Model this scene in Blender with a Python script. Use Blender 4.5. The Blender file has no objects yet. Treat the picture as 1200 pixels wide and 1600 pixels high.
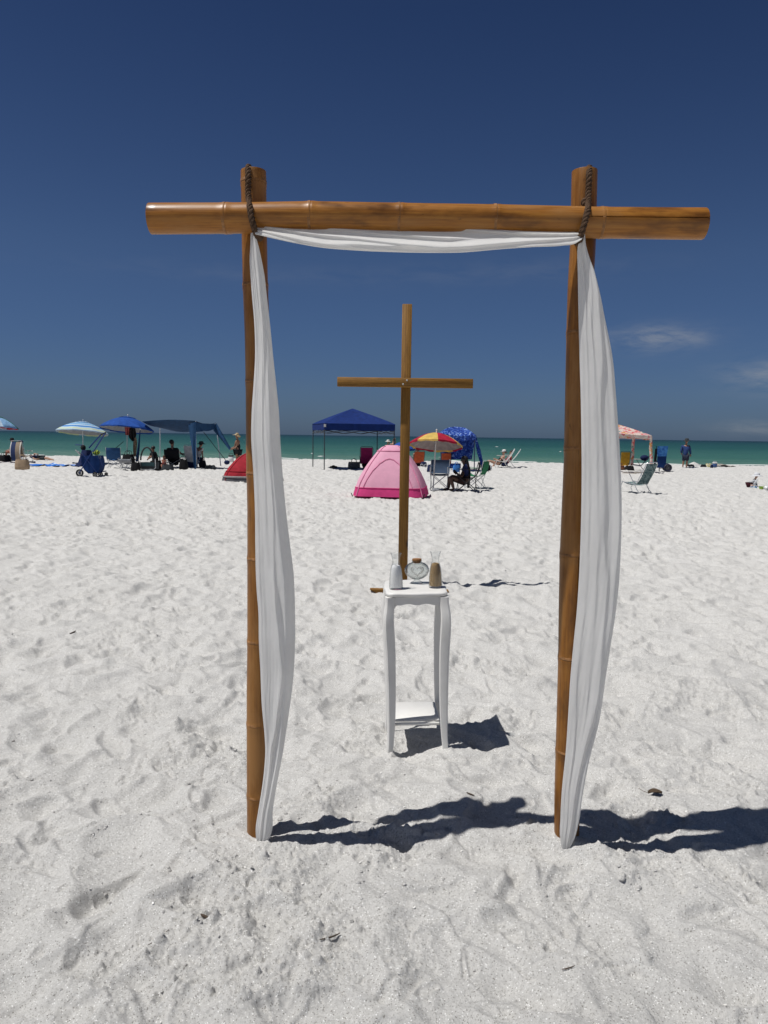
import bpy, math, random
import numpy as np
from mathutils import Vector, Matrix, noise as mn
random.seed(7)
PI = math.pi
R = math.radians
SC = bpy.context.scene
COL = SC.collection

# ------------------------------------------------------------------ camera
FPX = 1170.0                      # focal length in pixels of the 1200 x 1600 photograph
CAM_H = 1.55
PITCH, ROLL = R(5.80), R(0.80)
cd = bpy.data.cameras.new('camera')
cd.sensor_fit = 'VERTICAL'
cd.sensor_height = 36.0
cd.lens = 36.0 * FPX / 1600.0
cd.clip_start, cd.clip_end = 0.05, 30000.0
cam = bpy.data.objects.new('camera', cd)
COL.objects.link(cam)
CAM_M = Matrix.Rotation(PI / 2 - PITCH, 4, 'X') @ Matrix.Rotation(ROLL, 4, 'Z')
cam.matrix_world = Matrix.Translation((0, 0, CAM_H)) @ CAM_M
SC.camera = cam

# ------------------------------------------------------------------ light
SUN_EL = R(66.0)
SUN_DIR = Vector((-0.966 * math.cos(SUN_EL), -0.260 * math.cos(SUN_EL), math.sin(SUN_EL)))   # towards the sun
sd = bpy.data.lights.new('sun', 'SUN')
sd.energy = 4.4
sd.angle = R(0.53)
sd.color = (1.0, 0.975, 0.935)
sun = bpy.data.objects.new('sun', sd)
COL.objects.link(sun)
sun.rotation_euler = SUN_DIR.to_track_quat('Z', 'Y').to_euler()
sun.location = (-8, -2, 18)

W = bpy.data.worlds.new('World')
SC.world = W
W.use_nodes = True
SKY_STRENGTH = 0.05


def build_world():
    nt = W.node_tree
    N, L = nt.nodes, nt.links
    N.clear()
    out = N.new('ShaderNodeOutputWorld')
    bg = N.new('ShaderNodeBackground')
    sky = N.new('ShaderNodeTexSky')
    sky.sky_type = 'NISHITA'
    sky.sun_disc = False
    sky.sun_elevation = SUN_EL
    sky.sun_rotation = math.atan2(SUN_DIR.x, SUN_DIR.y)
    sky.altitude = 0
    sky.air_density, sky.dust_density, sky.ozone_density = 1.0, 0.35, 2.2
    tint = N.new('ShaderNodeMix')
    tint.data_type, tint.blend_type = 'RGBA', 'MULTIPLY'
    tint.inputs['Factor'].default_value = 1.0
    L.new(sky.outputs['Color'], tint.inputs['A'])
    # thin clouds low over the sea, from noise in direction space
    geo = N.new('ShaderNodeTexCoord')
    sep = N.new('ShaderNodeSeparateXYZ')
    L.new(geo.outputs['Generated'], sep.inputs[0])

    def math_(op, a, b=None, c=None):
        m = N.new('ShaderNodeMath')
        m.operation = op
        for i, v in enumerate((a, b, c)):
            if v is None:
                continue
            if isinstance(v, (int, float)):
                m.inputs[i].default_value = v
            else:
                L.new(v, m.inputs[i])
        return m.outputs[0]
    el = math_('ARCSINE', sep.outputs['Z'])
    # clear sea air: the Nishita sky shifted to a deeper blue, paling smoothly towards the horizon
    up = N.new('ShaderNodeMapRange')
    up.inputs['From Min'].default_value = 0.0
    up.inputs['From Max'].default_value = R(60)
    L.new(el, up.inputs['Value'])
    rp = N.new('ShaderNodeValToRGB')
    e = rp.color_ramp.elements
    e[0].position, e[0].color = SKY_TINT[0]
    e[1].position, e[1].color = SKY_TINT[-1]
    for p_, c_ in SKY_TINT[1:-1]:
        x_ = e.new(p_)
        x_.color = c_
    L.new(up.outputs[0], rp.inputs[0])
    L.new(rp.outputs[0], tint.inputs['B'])
    az = math_('ARCTAN2', sep.outputs['X'], sep.outputs['Y'])
    comb = N.new('ShaderNodeCombineXYZ')
    L.new(math_('MULTIPLY', az, 9.0), comb.inputs[0])
    L.new(math_('MULTIPLY', el, 36.0), comb.inputs[1])
    nz = N.new('ShaderNodeTexNoise')
    nz.inputs['Scale'].default_value = 1.6
    nz.inputs['Detail'].default_value = 8.0
    nz.inputs['Roughness'].default_value = 0.62
    nz.inputs['Distortion'].default_value = 0.35
    L.new(comb.outputs[0], nz.inputs['Vector'])
    dens = None
    for (caz, cel, raz, rel, amp) in CLOUDS:
        da = math_('DIVIDE', math_('SUBTRACT', az, R(caz)), R(raz))
        de = math_('DIVIDE', math_('SUBTRACT', el, R(cel)), R(rel))
        q = math_('ADD', math_('MULTIPLY', da, da), math_('MULTIPLY', de, de))
        g = math_('MULTIPLY', math_('POWER', 2.71828, math_('MULTIPLY', q, -1.0)), amp)
        dens = g if dens is None else math_('ADD', dens, g)
    mr = N.new('ShaderNodeMapRange')
    mr.inputs['From Min'].default_value = 0.36
    mr.inputs['From Max'].default_value = 0.80
    L.new(nz.outputs['Fac'], mr.inputs['Value'])
    fac = math_('MULTIPLY', dens, mr.outputs[0])
    mix = N.new('ShaderNodeMix')
    mix.data_type = 'RGBA'
    mix.clamp_factor = True
    L.new(fac, mix.inputs['Factor'])
    L.new(tint.outputs['Result'], mix.inputs['A'])
    mix.inputs['B'].default_value = (6.5, 6.8, 7.2, 1)
    L.new(mix.outputs['Result'], bg.inputs['Color'])
    bg.inputs['Strength'].default_value = SKY_STRENGTH
    L.new(bg.outputs[0], out.inputs['Surface'])


SKY_TINT = [(.0, (.265, .42, .84, 1)), (.055, (.34, .48, .82, 1)), (.215, (.43, .545, .785, 1)), (.47, (.285, .39, .614, 1)), (.75, (.42, .46, .53, 1)), (1, (.60, .58, .55, 1))]
CLOUDS = [(19.6, 7.15, 2.9, 0.8, 0.95), (27.5, 4.4, 3.0, 1.0, 0.85), (26.5, 0.9, 2.6, 0.5, 0.5), (10.0, 12.0, 9.0, 0.8, 0.10), (-9, 11.5, 12.0, 0.7, 0.08)]
build_world()
SC.view_settings.view_transform = 'Standard'
SC.view_settings.look = 'None'
SC.view_settings.exposure = 0.0
SC.view_settings.gamma = 1.0
SC.view_settings.use_curve_mapping = False
SC.render.engine = 'CYCLES'
SC.cycles.use_denoising = True
SC.cycles.denoiser = 'OPENIMAGEDENOISE'
SC.cycles.denoising_input_passes = 'RGB_ALBEDO_NORMAL'
SC.cycles.denoising_prefilter = 'ACCURATE'
SC.cycles.max_bounces = 8
SC.cycles.transparent_max_bounces = 16


# ------------------------------------------------------------------ where a pixel of the photograph lies
def ray(px, py):
    d = CAM_M.to_3x3() @ Vector(((px - 600) / FPX, (800 - py) / FPX, -1.0))
    return d


def at(px, py, Y):
    d = ray(px, py)
    t = Y / d.y
    return Vector((d.x * t, Y, CAM_H + d.z * t))


def plane_z(px, py, z=0.0):
    d = ray(px, py)
    t = (z - CAM_H) / d.z
    return Vector((d.x * t, d.y * t, z))


# ------------------------------------------------------------------ objects, names and properties
def tag(o, label=None, cat=None, group=None, kind=None):
    if label:
        o['label'] = label
    if cat:
        o['category'] = cat
    if group:
        o['group'] = group
    if kind:
        o['kind'] = kind
    return o


def thing(name, label, cat, loc=(0, 0, 0), rz=0.0, group=None):
    o = bpy.data.objects.new(name, None)
    COL.objects.link(o)
    o.empty_display_size = 0.1
    o.location = loc
    o.rotation_euler = (0, 0, rz)
    return tag(o, label, cat, group)


def copy_tree(o, parent=None):
    c = o.copy()
    COL.objects.link(c)
    c.parent = parent
    for ch in list(o.children):
        copy_tree(ch, c)
    return c


class MB:
    """collects shapes into one mesh"""

    def __init__(self):
        self.v, self.f = [], []

    def add(self, vs, fs):
        b = len(self.v)
        self.v.extend([tuple(p) for p in vs])
        self.f.extend([tuple(i + b for i in f) for f in fs])
        return self

    def box(self, c, size, rot=None, bev=0.0):
        hx, hy, hz = size[0] / 2, size[1] / 2, size[2] / 2
        if bev <= 0:
            vs = [Vector((sx * hx, sy * hy, sz * hz)) for sz in (-1, 1) for sy in (-1, 1) for sx in (-1, 1)]
            fs = [(0, 2, 3, 1), (4, 5, 7, 6), (0, 1, 5, 4), (2, 6, 7, 3), (0, 4, 6, 2), (1, 3, 7, 5)]
        else:
            b = min(bev, hx * .9, hy * .9, hz * .9)
            ring = lambda x, y, z: [Vector((px, py, z)) for px, py in ((-x + b, -y), (x - b, -y), (x, -y + b), (x, y - b), (x - b, y), (-x + b, y), (-x, y - b), (-x, -y + b))]
            vs = ring(hx - b, hy - b, -hz) + ring(hx, hy, -hz + b) + ring(hx, hy, hz - b) + ring(hx - b, hy - b, hz)
            fs = [tuple(range(7, -1, -1)), tuple(range(24, 32))]
            for k in range(3):
                for i in range(8):
                    j = (i + 1) % 8
                    fs.append((k * 8 + i, k * 8 + j, k * 8 + 8 + j, k * 8 + 8 + i))
        if rot is not None:
            vs = [rot @ p for p in vs]
        c = Vector(c)
        return self.add([p + c for p in vs], fs)

    def rings(self, rings, close=True, cap0=True, cap1=True):
        n = len(rings[0])
        vs = [p for r in rings for p in r]
        fs = []
        m = n if close else n - 1
        for k in range(len(rings) - 1):
            for i in range(m):
                j = (i + 1) % n
                fs.append((k * n + i, k * n + j, (k + 1) * n + j, (k + 1) * n + i))
        if close and cap0:
            fs.append(tuple(range(n - 1, -1, -1)))
        if close and cap1:
            b = (len(rings) - 1) * n
            fs.append(tuple(range(b, b + n)))
        return self.add(vs, fs)

    def tube(self, pts, r, n=8, caps=True):
        pts = [Vector(p) for p in pts]
        if not hasattr(r, '__len__'):
            r = [r] * len(pts)
        up = Vector((0, 0, 1))
        t0 = (pts[1] - pts[0]).normalized()
        if abs(t0.dot(up)) > .9:
            up = Vector((1, 0, 0))
        nx = (up - t0 * up.dot(t0)).normalized()
        rings = []
        for i, p in enumerate(pts):
            a = pts[max(i - 1, 0)]
            b = pts[min(i + 1, len(pts) - 1)]
            t = (b - a).normalized()
            nx = (nx - t * nx.dot(t)).normalized()
            ny = t.cross(nx)
            rings.append([p + (nx * math.cos(2 * PI * k / n) + ny * math.sin(2 * PI * k / n)) * r[i] for k in range(n)])
        return self.rings(rings, True, caps, caps)

    def lathe(self, prof, n=24, c=(0, 0, 0), sx=1.0, sy=1.0, cap0=False, cap1=False):
        c = Vector(c)
        rings = [[c + Vector((r * sx * math.cos(2 * PI * k / n), r * sy * math.sin(2 * PI * k / n), z)) for k in range(n)] for r, z in prof]
        return self.rings(rings, True, cap0, cap1)

    def ball(self, c, r, n=10, m=7, rot=None):
        if not hasattr(r, '__len__'):
            r = (r, r, r)
        c = Vector(c)
        rings = []
        for j in range(m + 1):
            ph = -PI / 2 + PI * (j + .02) / (m + .04)
            ring = []
            for k in range(n):
                p = Vector((r[0] * math.cos(ph) * math.cos(2 * PI * k / n), r[1] * math.cos(ph) * math.sin(2 * PI * k / n), r[2] * math.sin(ph)))
                ring.append(c + (rot @ p if rot is not None else p))
            rings.append(ring)
        return self.rings(rings)

    def sheet(self, grid, th=0.004, normal=None):
        """a cloth with two faces: grid[row][col] of points"""
        a, b = len(grid), len(grid[0])
        P = [[Vector(p) for p in r] for r in grid]
        back = []
        for i in range(a):
            row = []
            for j in range(b):
                if normal is not None:
                    nn = Vector(normal)
                else:
                    du = P[min(i + 1, a - 1)][j] - P[max(i - 1, 0)][j]
                    dv = P[i][min(j + 1, b - 1)] - P[i][max(j - 1, 0)]
                    nn = du.cross(dv)
                    nn = nn.normalized() if nn.length > 1e-9 else Vector((0, 0, 1))
                row.append(P[i][j] - nn * th)
            back.append(row)
        vs = [p for r in P for p in r] + [p for r in back for p in r]
        o = a * b
        fs = []
        for i in range(a - 1):
            for j in range(b - 1):
                q = (i * b + j, (i + 1) * b + j, (i + 1) * b + j + 1, i * b + j + 1)
                fs.append(q)
                fs.append(tuple(o + k for k in reversed(q)))
        edge = [(0, j) for j in range(b)] + [(i, b - 1) for i in range(1, a)] + [(a - 1, j) for j in range(b - 2, -1, -1)] + [(i, 0) for i in range(a - 2, 0, -1)]
        ids = [i * b + j for i, j in edge]
        for k in range(len(ids)):
            p, q = ids[k], ids[(k + 1) % len(ids)]
            fs.append((p, q, q + o, p + o))
        return self.add(vs, fs)

    def prism(self, poly, th, frame):
        """poly of (u, v) extruded by th; frame(u, v, w) -> point"""
        n = len(poly)
        vs = [frame(u, v, 0) for u, v in poly] + [frame(u, v, th) for u, v in poly]
        fs = [tuple(range(n - 1, -1, -1)), tuple(range(n, 2 * n))]
        fs += [(i, (i + 1) % n, n + (i + 1) % n, n + i) for i in range(n)]
        return self.add(vs, fs)

    def build(self, name, mat=None, parent=None, smooth=50, loc=None):
        me = bpy.data.meshes.new(name)
        me.from_pydata(self.v, [], self.f)
        me.validate()
        finish(me, smooth)
        o = bpy.data.objects.new(name, me)
        COL.objects.link(o)
        if mat is not None:
            me.materials.append(mat)
        if parent is not None:
            o.parent = parent
        if loc is not None:
            o.location = loc
        return o


def finish(me, smooth=50):
    import bmesh
    bm = bmesh.new()
    bm.from_mesh(me)
    bmesh.ops.recalc_face_normals(bm, faces=bm.faces)
    bm.to_mesh(me)
    bm.free()
    if smooth:
        me.shade_smooth()
        me.set_sharp_from_angle(angle=R(smooth))


# ------------------------------------------------------------------ materials
def lin(c):
    c = c / 255.0
    return c / 12.92 if c <= .04045 else ((c + .055) / 1.055) ** 2.4


def rgb(r, g, b):
    return (lin(r), lin(g), lin(b), 1.0)


class NT:
    def __init__(self, name):
        self.m = bpy.data.materials.new(name)
        self.m.use_nodes = True
        self.t = self.m.node_tree
        self.N, self.L = self.t.nodes, self.t.links
        self.b = self.N['Principled BSDF']
        self.out = self.N['Material Output']

    def node(self, typ, **kw):
        n = self.N.new(typ)
        for k, v in kw.items():
            setattr(n, k, v)
        return n

    def set(self, n, **kw):
        for k, v in kw.items():
            k = k.replace('_', ' ')
            if hasattr(v, 'is_linked') or isinstance(v, bpy.types.NodeSocket):
                self.L.new(v, n.inputs[k])
            else:
                n.inputs[k].default_value = v
        return n

    def coord(self, which='Object', scale=(1, 1, 1), rot=(0, 0, 0)):
        tc = self.node('ShaderNodeTexCoord')
        mp = self.node('ShaderNodeMapping')
        mp.inputs['Scale'].default_value = scale
        mp.inputs['Rotation'].default_value = rot
        self.L.new(tc.outputs[which], mp.inputs['Vector'])
        return mp.outputs[0]

    def noise(self, vec, scale, detail=4, rough=.55, dist=0.0):
        n = self.node('ShaderNodeTexNoise')
        self.L.new(vec, n.inputs['Vector'])
        n.inputs['Scale'].default_value = scale
        n.inputs['Detail'].default_value = detail
        n.inputs['Roughness'].default_value = rough
        n.inputs['Distortion'].default_value = dist
        return n.outputs['Fac']

    def ramp(self, fac, stops, interp='LINEAR'):
        n = self.node('ShaderNodeValToRGB')
        n.color_ramp.interpolation = interp
        e = n.color_ramp.elements
        e[0].position, e[0].color = stops[0]
        e[1].position, e[1].color = stops[-1]
        for p, c in stops[1:-1]:
            x = e.new(p)
            x.color = c
        self.L.new(fac, n.inputs[0])
        return n.outputs[0]

    def mix(self, fac, a, b, blend='MIX'):
        n = self.node('ShaderNodeMix', data_type='RGBA', blend_type=blend)
        for k, v in (('Factor', fac), ('A', a), ('B', b)):
            if isinstance(v, bpy.types.NodeSocket):
                self.L.new(v, n.inputs[k])
            else:
                n.inputs[k].default_value = v
        return n.outputs['Result']

    def math(self, op, a, b=0.0):
        n = self.node('ShaderNodeMath', operation=op)
        for i, v in enumerate((a, b)):
            if isinstance(v, bpy.types.NodeSocket):
                self.L.new(v, n.inputs[i])
            else:
                n.inputs[i].default_value = v
        return n.outputs[0]

    def bump(self, h, strength=.3, dist=.01, normal=None):
        n = self.node('ShaderNodeBump')
        n.inputs['Strength'].default_value = strength
        n.inputs['Distance'].default_value = dist
        self.L.new(h, n.inputs['Height'])
        if normal is not None:
            self.L.new(normal, n.inputs['Normal'])
        return n.outputs[0]

    def base(self, col, rough=.6, spec=.4, metal=0.0):
        if isinstance(col, bpy.types.NodeSocket):
            self.L.new(col, self.b.inputs['Base Color'])
        else:
            self.b.inputs['Base Color'].default_value = col
        if isinstance(rough, bpy.types.NodeSocket):
            self.L.new(rough, self.b.inputs['Roughness'])
        else:
            self.b.inputs['Roughness'].default_value = rough
        self.b.inputs['Specular IOR Level'].default_value = spec
        self.b.inputs['Metallic'].default_value = metal
        return self


_fab = {}


def shade(c, k):
    return (c[0] * k, c[1] * k, c[2] * k, 1)


def fabric(name, c, translucent=0.15, rough=.85, vary=.25, scale=6.0):
    """woven cloth: slight blotches, weave bump, some light through it"""
    if name in _fab:
        return _fab[name]
    t = NT(name)
    v = t.coord()
    n = t.noise(v, scale, 5, .6)
    col = t.ramp(n, [(.3, shade(c, 1 - vary)), (.7, shade(c, 1 + vary * .6))])
    t.base(col, rough, .2)
    t.L.new(t.bump(t.noise(v, scale * 2.5, 4), .35, .02), t.b.inputs['Normal'])
    if translucent > 0:
        tr = t.node('ShaderNodeBsdfTranslucent')
        t.L.new(col, tr.inputs['Color'])
        mx = t.node('ShaderNodeMixShader')
        mx.inputs[0].default_value = translucent
        t.L.new(t.b.outputs[0], mx.inputs[1])
        t.L.new(tr.outputs[0], mx.inputs[2])
        t.L.new(mx.outputs[0], t.out.inputs['Surface'])
    _fab[name] = t.m
    return t.m


def plain(name, c, rough=.5, spec=.4, metal=0.0, vary=.15, scale=20):
    if name in _fab:
        return _fab[name]
    t = NT(name)
    n = t.noise(t.coord(), scale, 4)
    t.base(t.ramp(n, [(.3, shade(c, 1 - vary)), (.7, shade(c, 1 + vary))]), rough, spec, metal)
    _fab[name] = t.m
    return t.m


def skin_mat(name, c):
    if name in _fab:
        return _fab[name]
    t = NT(name)
    n = t.noise(t.coord(), 14, 3)
    t.base(t.ramp(n, [(.3, shade(c, .88)), (.7, shade(c, 1.1))]), .5, .35)
    t.b.inputs['Subsurface Weight'].default_value = .08
    t.b.inputs['Subsurface Radius'].default_value = (.01, .004, .002)
    _fab[name] = t.m
    return t.m


# ================================================================== SAND
def _hash(ix, iy, seed):
    h = (ix.astype(np.int64) * 374761393 + iy.astype(np.int64) * 668265263 + seed * 974634777) & 0xFFFFFFFF
    h = ((h ^ (h >> 13)) * 1274126177) & 0xFFFFFFFF
    h = ((h ^ (h >> 16)) * 2246822519) & 0xFFFFFFFF
    return ((h ^ (h >> 15)) & 0xFFFFFF).astype(np.float64) / 16777215.0


def gnoise(x, y, seed):
    ix, iy = np.floor(x), np.floor(y)
    fx, fy = x - ix, y - iy
    u = fx * fx * fx * (fx * (fx * 6 - 15) + 10)
    v = fy * fy * fy * (fy * (fy * 6 - 15) + 10)
    out = 0
    for dx in (0, 1):
        for dy in (0, 1):
            a = _hash(ix + dx, iy + dy, seed) * 2 * PI
            g = np.cos(a) * (fx - dx) + np.sin(a) * (fy - dy)
            out = out + g * (u if dx else 1 - u) * (v if dy else 1 - v)
    return out * 1.5


def fbm(x, y, seed, octs=4, gain=.5):
    a, s, f = 1.0, 0, 1.0
    for k in range(octs):
        s = s + a * gnoise(x * f + 17.3 * k, y * f - 9.1 * k, seed + k)
        a *= gain
        f *= 2.03
    return s


def sstep(a, b, x):
    t = np.clip((x - a) / (b - a), 0, 1)
    return t * t * (3 - 2 * t)


def dents(x, y, cell, seed, la, lb, depth, prob, heading=None, sharp=.4, rim=.3):
    """footprints: one jittered oval pit with a pushed-up rim per cell"""
    ix, iy = np.floor(x / cell), np.floor(y / cell)
    out = np.zeros_like(x)
    for dx in (-1, 0, 1):
        for dy in (-1, 0, 1):
            cx, cy = ix + dx, iy + dy
            h = lambda k: _hash(cx, cy, seed + 31 * k)
            px = (cx + .1 + .8 * h(1)) * cell
            py = (cy + .1 + .8 * h(2)) * cell
            th = h(3) * PI * 2 if heading is None else heading + (h(3) - .5) * 1.5
            a = la * (.7 + .6 * h(4))
            b = lb * (.7 + .6 * h(5))
            d = depth * (.35 + .95 * h(6)) * (h(7) < prob)
            ux, uy = x - px, y - py
            u = (ux * np.cos(th) + uy * np.sin(th)) / a
            v = (-ux * np.sin(th) + uy * np.cos(th)) / (b * (1 + .25 * np.sign(u) * np.minimum(np.abs(u), 1)))
            q = np.sqrt(u * u + v * v)
            # deeper at one end (toe), rim pushed up at the other
            out += -d * sstep(1 + sharp, 1 - sharp, q) * (1 + .3 * np.clip(u, -1, 1)) + d * rim * np.exp(-((q - 1.35) / .28) ** 2) * (1 - .4 * np.clip(u, -1, 1))
    return out


MOUNDS = []          # (x, y, radius, height) heaps pushed up round the feet of the arch


def sand_h(x, y):
    x = np.atleast_1d(np.asarray(x, float))
    y = np.atleast_1d(np.asarray(y, float))
    d = np.sqrt(x * x + y * y)
    wx = x + .05 * fbm(x * 3, y * 3, 3, 2)
    wy = y + .05 * fbm(x * 3 + 5, y * 3, 4, 2)
    z = .030 * fbm(x * .55, y * .55, 11, 2)
    z += .027 * fbm(wx * 2.1, wy * 2.1, 21, 3)
    rid = 1 - np.abs(fbm(wx * 1.7, wy * 2.4, 51, 2))
    z += .012 * (rid ** 3 - .4)
    far = sstep(9, 16, d)
    k = .85 + far * 1.6
    rough = 1 + far * 1.6
    z += k * dents(wx, wy, .37, 71, .135, .062, .022, .55)
    z += dents(wx + .7, wy + .9, .46, 77, .165, .110, .024, .85, sharp=.75, rim=.30)
    z += dents(wx - 2.7, wy + .3, .29, 87, .115, .075, .020, .85, sharp=.75, rim=.35)
    z += .010 * fbm(wx * 4.3, wy * 5.2, 25, 2)
    z += k * dents(wx + 3.3, wy + 1.7, .23, 171, .060, .040, .016, .65)
    z += k * dents(wx - 1.3, wy + 4.7, .12, 271, .026, .018, .009, .45, rim=.45)
    # crumbly patches and finer clods
    patch = sstep(-.05, .50, fbm(x * 1.3, y * 1.3, 91, 3))
    f1 = fbm(x * 13, y * 13, 101, 3)
    z += .0046 * f1 * (.5 + .9 * patch) * rough
    f2 = fbm(x * 42, y * 42, 131, 3, .6)
    z += .0036 * (np.abs(f2) * 1.6 - .4) * (.16 + patch)
    f3 = gnoise(x * 115, y * 115, 141) + .6 * gnoise(x * 210, y * 210, 142)
    z += .0016 * f3 * (.45 + .8 * patch)
    # crumbs: little raised lumps, thick in the loose patches
    z += -(.10 + 1.15 * patch) * dents(x, y, .042, 371, .0100, .0080, .0085, .55, rim=0)
    z += -(.06 + 1.0 * patch) * dents(x + .4, y, .105, 381, .019, .015, .014, .32, rim=0, sharp=.5)
    z += (.12 + patch) * dents(x + 2.4, y - 1, .060, 391, .016, .008, .009, .40, rim=.4)
    # pushed-up crests with one steep side
    cr = fbm(wx * 2.6 + 7, wy * 2.6, 191, 3)
    z += .009 * sstep(-.02, .10, cr) * sstep(.55, .15, cr)
    # a trampled belt where people sit
    z += far * .020 * fbm(x * 1.9, y * 1.9, 211, 2)
    for (mx, my, mr, mh) in MOUNDS:
        q = ((x - mx) ** 2 + (y - my) ** 2) / (mr * mr)
        z += mh * np.exp(-q)
    # the beach falls away under the sea
    s = SHORE + .5 * fbm(x * .12, y * .02, 301, 3) - y
    z = np.where(s > 2.5, z, z)
    z = z - .9 * sstep(1.0, -14.0, s) - .03 * sstep(1.6, -.4, s)
    z = np.where(y > SHORE + 14, -.9, z)
    return z


SHORE = 48.3
SEA_Z = -.055


def gz(x, y):
    return float(sand_h(x, y)[0])


ARCH_Y = 0.5 * (plane_z(405, 1313).y + plane_z(885, 1313).y)
PL = at(405, 1313, ARCH_Y)
PR = at(885, 1313, ARCH_Y)
MOUNDS += [(PR.x + .05, ARCH_Y - .12, .13, .035), (PR.x - .10, ARCH_Y + .02, .12, .012), (PL.x - .05, ARCH_Y - .06, .12, .018), (PL.x + .30, ARCH_Y - .20, .22, .012)]


def sand_material():
    t = NT('sand')
    v = t.coord('Object')
    big = t.noise(v, 1.3, 5, .6)
    mid = t.noise(v, 17, 6, .65)
    grain = t.noise(v, 260, 5, .8)
    grit = t.noise(v, 120, 3, .6)
    c = t.ramp(big, [(.3, (.565, .556, .535, 1)), (.7, (.625, .617, .598, 1))])
    c = t.mix(t.math('MULTIPLY', mid, .55), c, (.48, .472, .455, 1))
    peb = t.noise(v, 95, 3, .7)
    mot = t.noise(v, 34, 5, .7)
    c = t.mix(t.ramp(peb, [(.34, (.30, .30, .30, 1)), (.50, (0, 0, 0, 1))]), c, (.36, .35, .335, 1))
    c = t.mix(t.ramp(mot, [(.36, (.18, .18, .18, 1)), (.52, (0, 0, 0, 1))]), c, (.40, .392, .375, 1))
    c = t.mix(t.ramp(peb, [(.54, (0, 0, 0, 1)), (.70, (.35, .35, .35, 1))]), c, (.78, .775, .76, 1))
    c = t.mix(t.ramp(grain, [(.32, (1, 1, 1, 1)), (.46, (0, 0, 0, 1))]), c, (.27, .26, .245, 1))
    c = t.mix(t.ramp(grain, [(.60, (0, 0, 0, 1)), (.72, (1, 1, 1, 1))]), c, (.82, .815, .80, 1))
    c = t.mix(t.ramp(grit, [(.27, (1, 1, 1, 1)), (.36, (0, 0, 0, 1))]), c, (.20, .185, .165, 1))
    for sc, lo, hi, dark, lite in ((330, .955, .975, (.27, .26, .24, 1), (.86, .855, .84, 1)),):
        k = t.node('ShaderNodeTexVoronoi')
        t.L.new(v, k.inputs['Vector'])
        k.inputs['Scale'].default_value = sc
        sp = t.node('ShaderNodeSeparateColor')
        t.L.new(k.outputs['Color'], sp.inputs[0])
        c = t.mix(t.math('GREATER_THAN', sp.outputs[0], lo), c, dark)
        c = t.mix(t.math('GREATER_THAN', sp.outputs[1], hi), c, lite)
    t.base(c, .95, .12)
    n = t.bump(t.noise(v, 70, 7, .75), .8, .010)
    n = t.bump(grain, .6, .003, n)
    t.L.new(n, t.b.inputs['Normal'])
    return t.m


def build_sand():
    dense = np.linspace(R(-35), R(35), 660)
    side = R(35) + (PI - R(35)) * (np.linspace(0, 1, 42)[1:] ** 1.6)
    th = np.concatenate([-side[::-1][1:], dense, side])        # -pi is the same line as +pi
    rr = [.25]
    while rr[-1] < 420:
        r = rr[-1]
        if r < 1.6:
            k = .13
        elif r < 4:
            k = .0023
        elif r < 14:
            k = .0037
        elif r < 55:
            k = .0064
        else:
            k = .12
        rr.append(r * (1 + k))
    rr = np.array(rr)
    T, D = np.meshgrid(th, rr)
    X, Y = (D * np.sin(T)).ravel(), (D * np.cos(T)).ravel()
    Z = sand_h(X, Y)
    nr, nc = len(rr), len(th)
    V = np.stack([X, Y, Z], 1)
    V = np.concatenate([V, [[0, 0, 0]]])
    i = np.arange(nr - 1)[:, None] * nc
    j = np.arange(nc)[None, :]
    j2 = (j + 1) % nc
    quads = np.stack([i + j, i + j2, i + nc + j2, i + nc + j], -1).reshape(-1, 4)[:, ::-1]
    tri = np.stack([np.full(nc, nr * nc), np.arange(nc), (np.arange(nc) + 1) % nc], 1)[:, ::-1]
    me = bpy.data.meshes.new('beach_sand')
    nq, ntr = len(quads), len(tri)
    me.vertices.add(len(V))
    me.vertices.foreach_set('co', V.ravel())
    me.loops.add(nq * 4 + ntr * 3)
    me.loops.foreach_set('vertex_index', np.concatenate([quads.ravel(), tri.ravel()]).astype(np.int32))
    me.polygons.add(nq + ntr)
    ls = np.concatenate([np.arange(nq) * 4, nq * 4 + np.arange(ntr) * 3]).astype(np.int32)
    me.polygons.foreach_set('loop_start', ls)
    me.polygons.foreach_set('use_smooth', np.ones(nq + ntr, bool))
    me.update(calc_edges=True)
    me.validate()
    o = bpy.data.objects.new('beach_sand', me)
    COL.objects.link(o)
    me.materials.append(sand_material())
    tag(o, kind='structure')
    print('sand faces', nq, 'up', me.polygons[nq // 2].normal.z)


build_sand()


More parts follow.
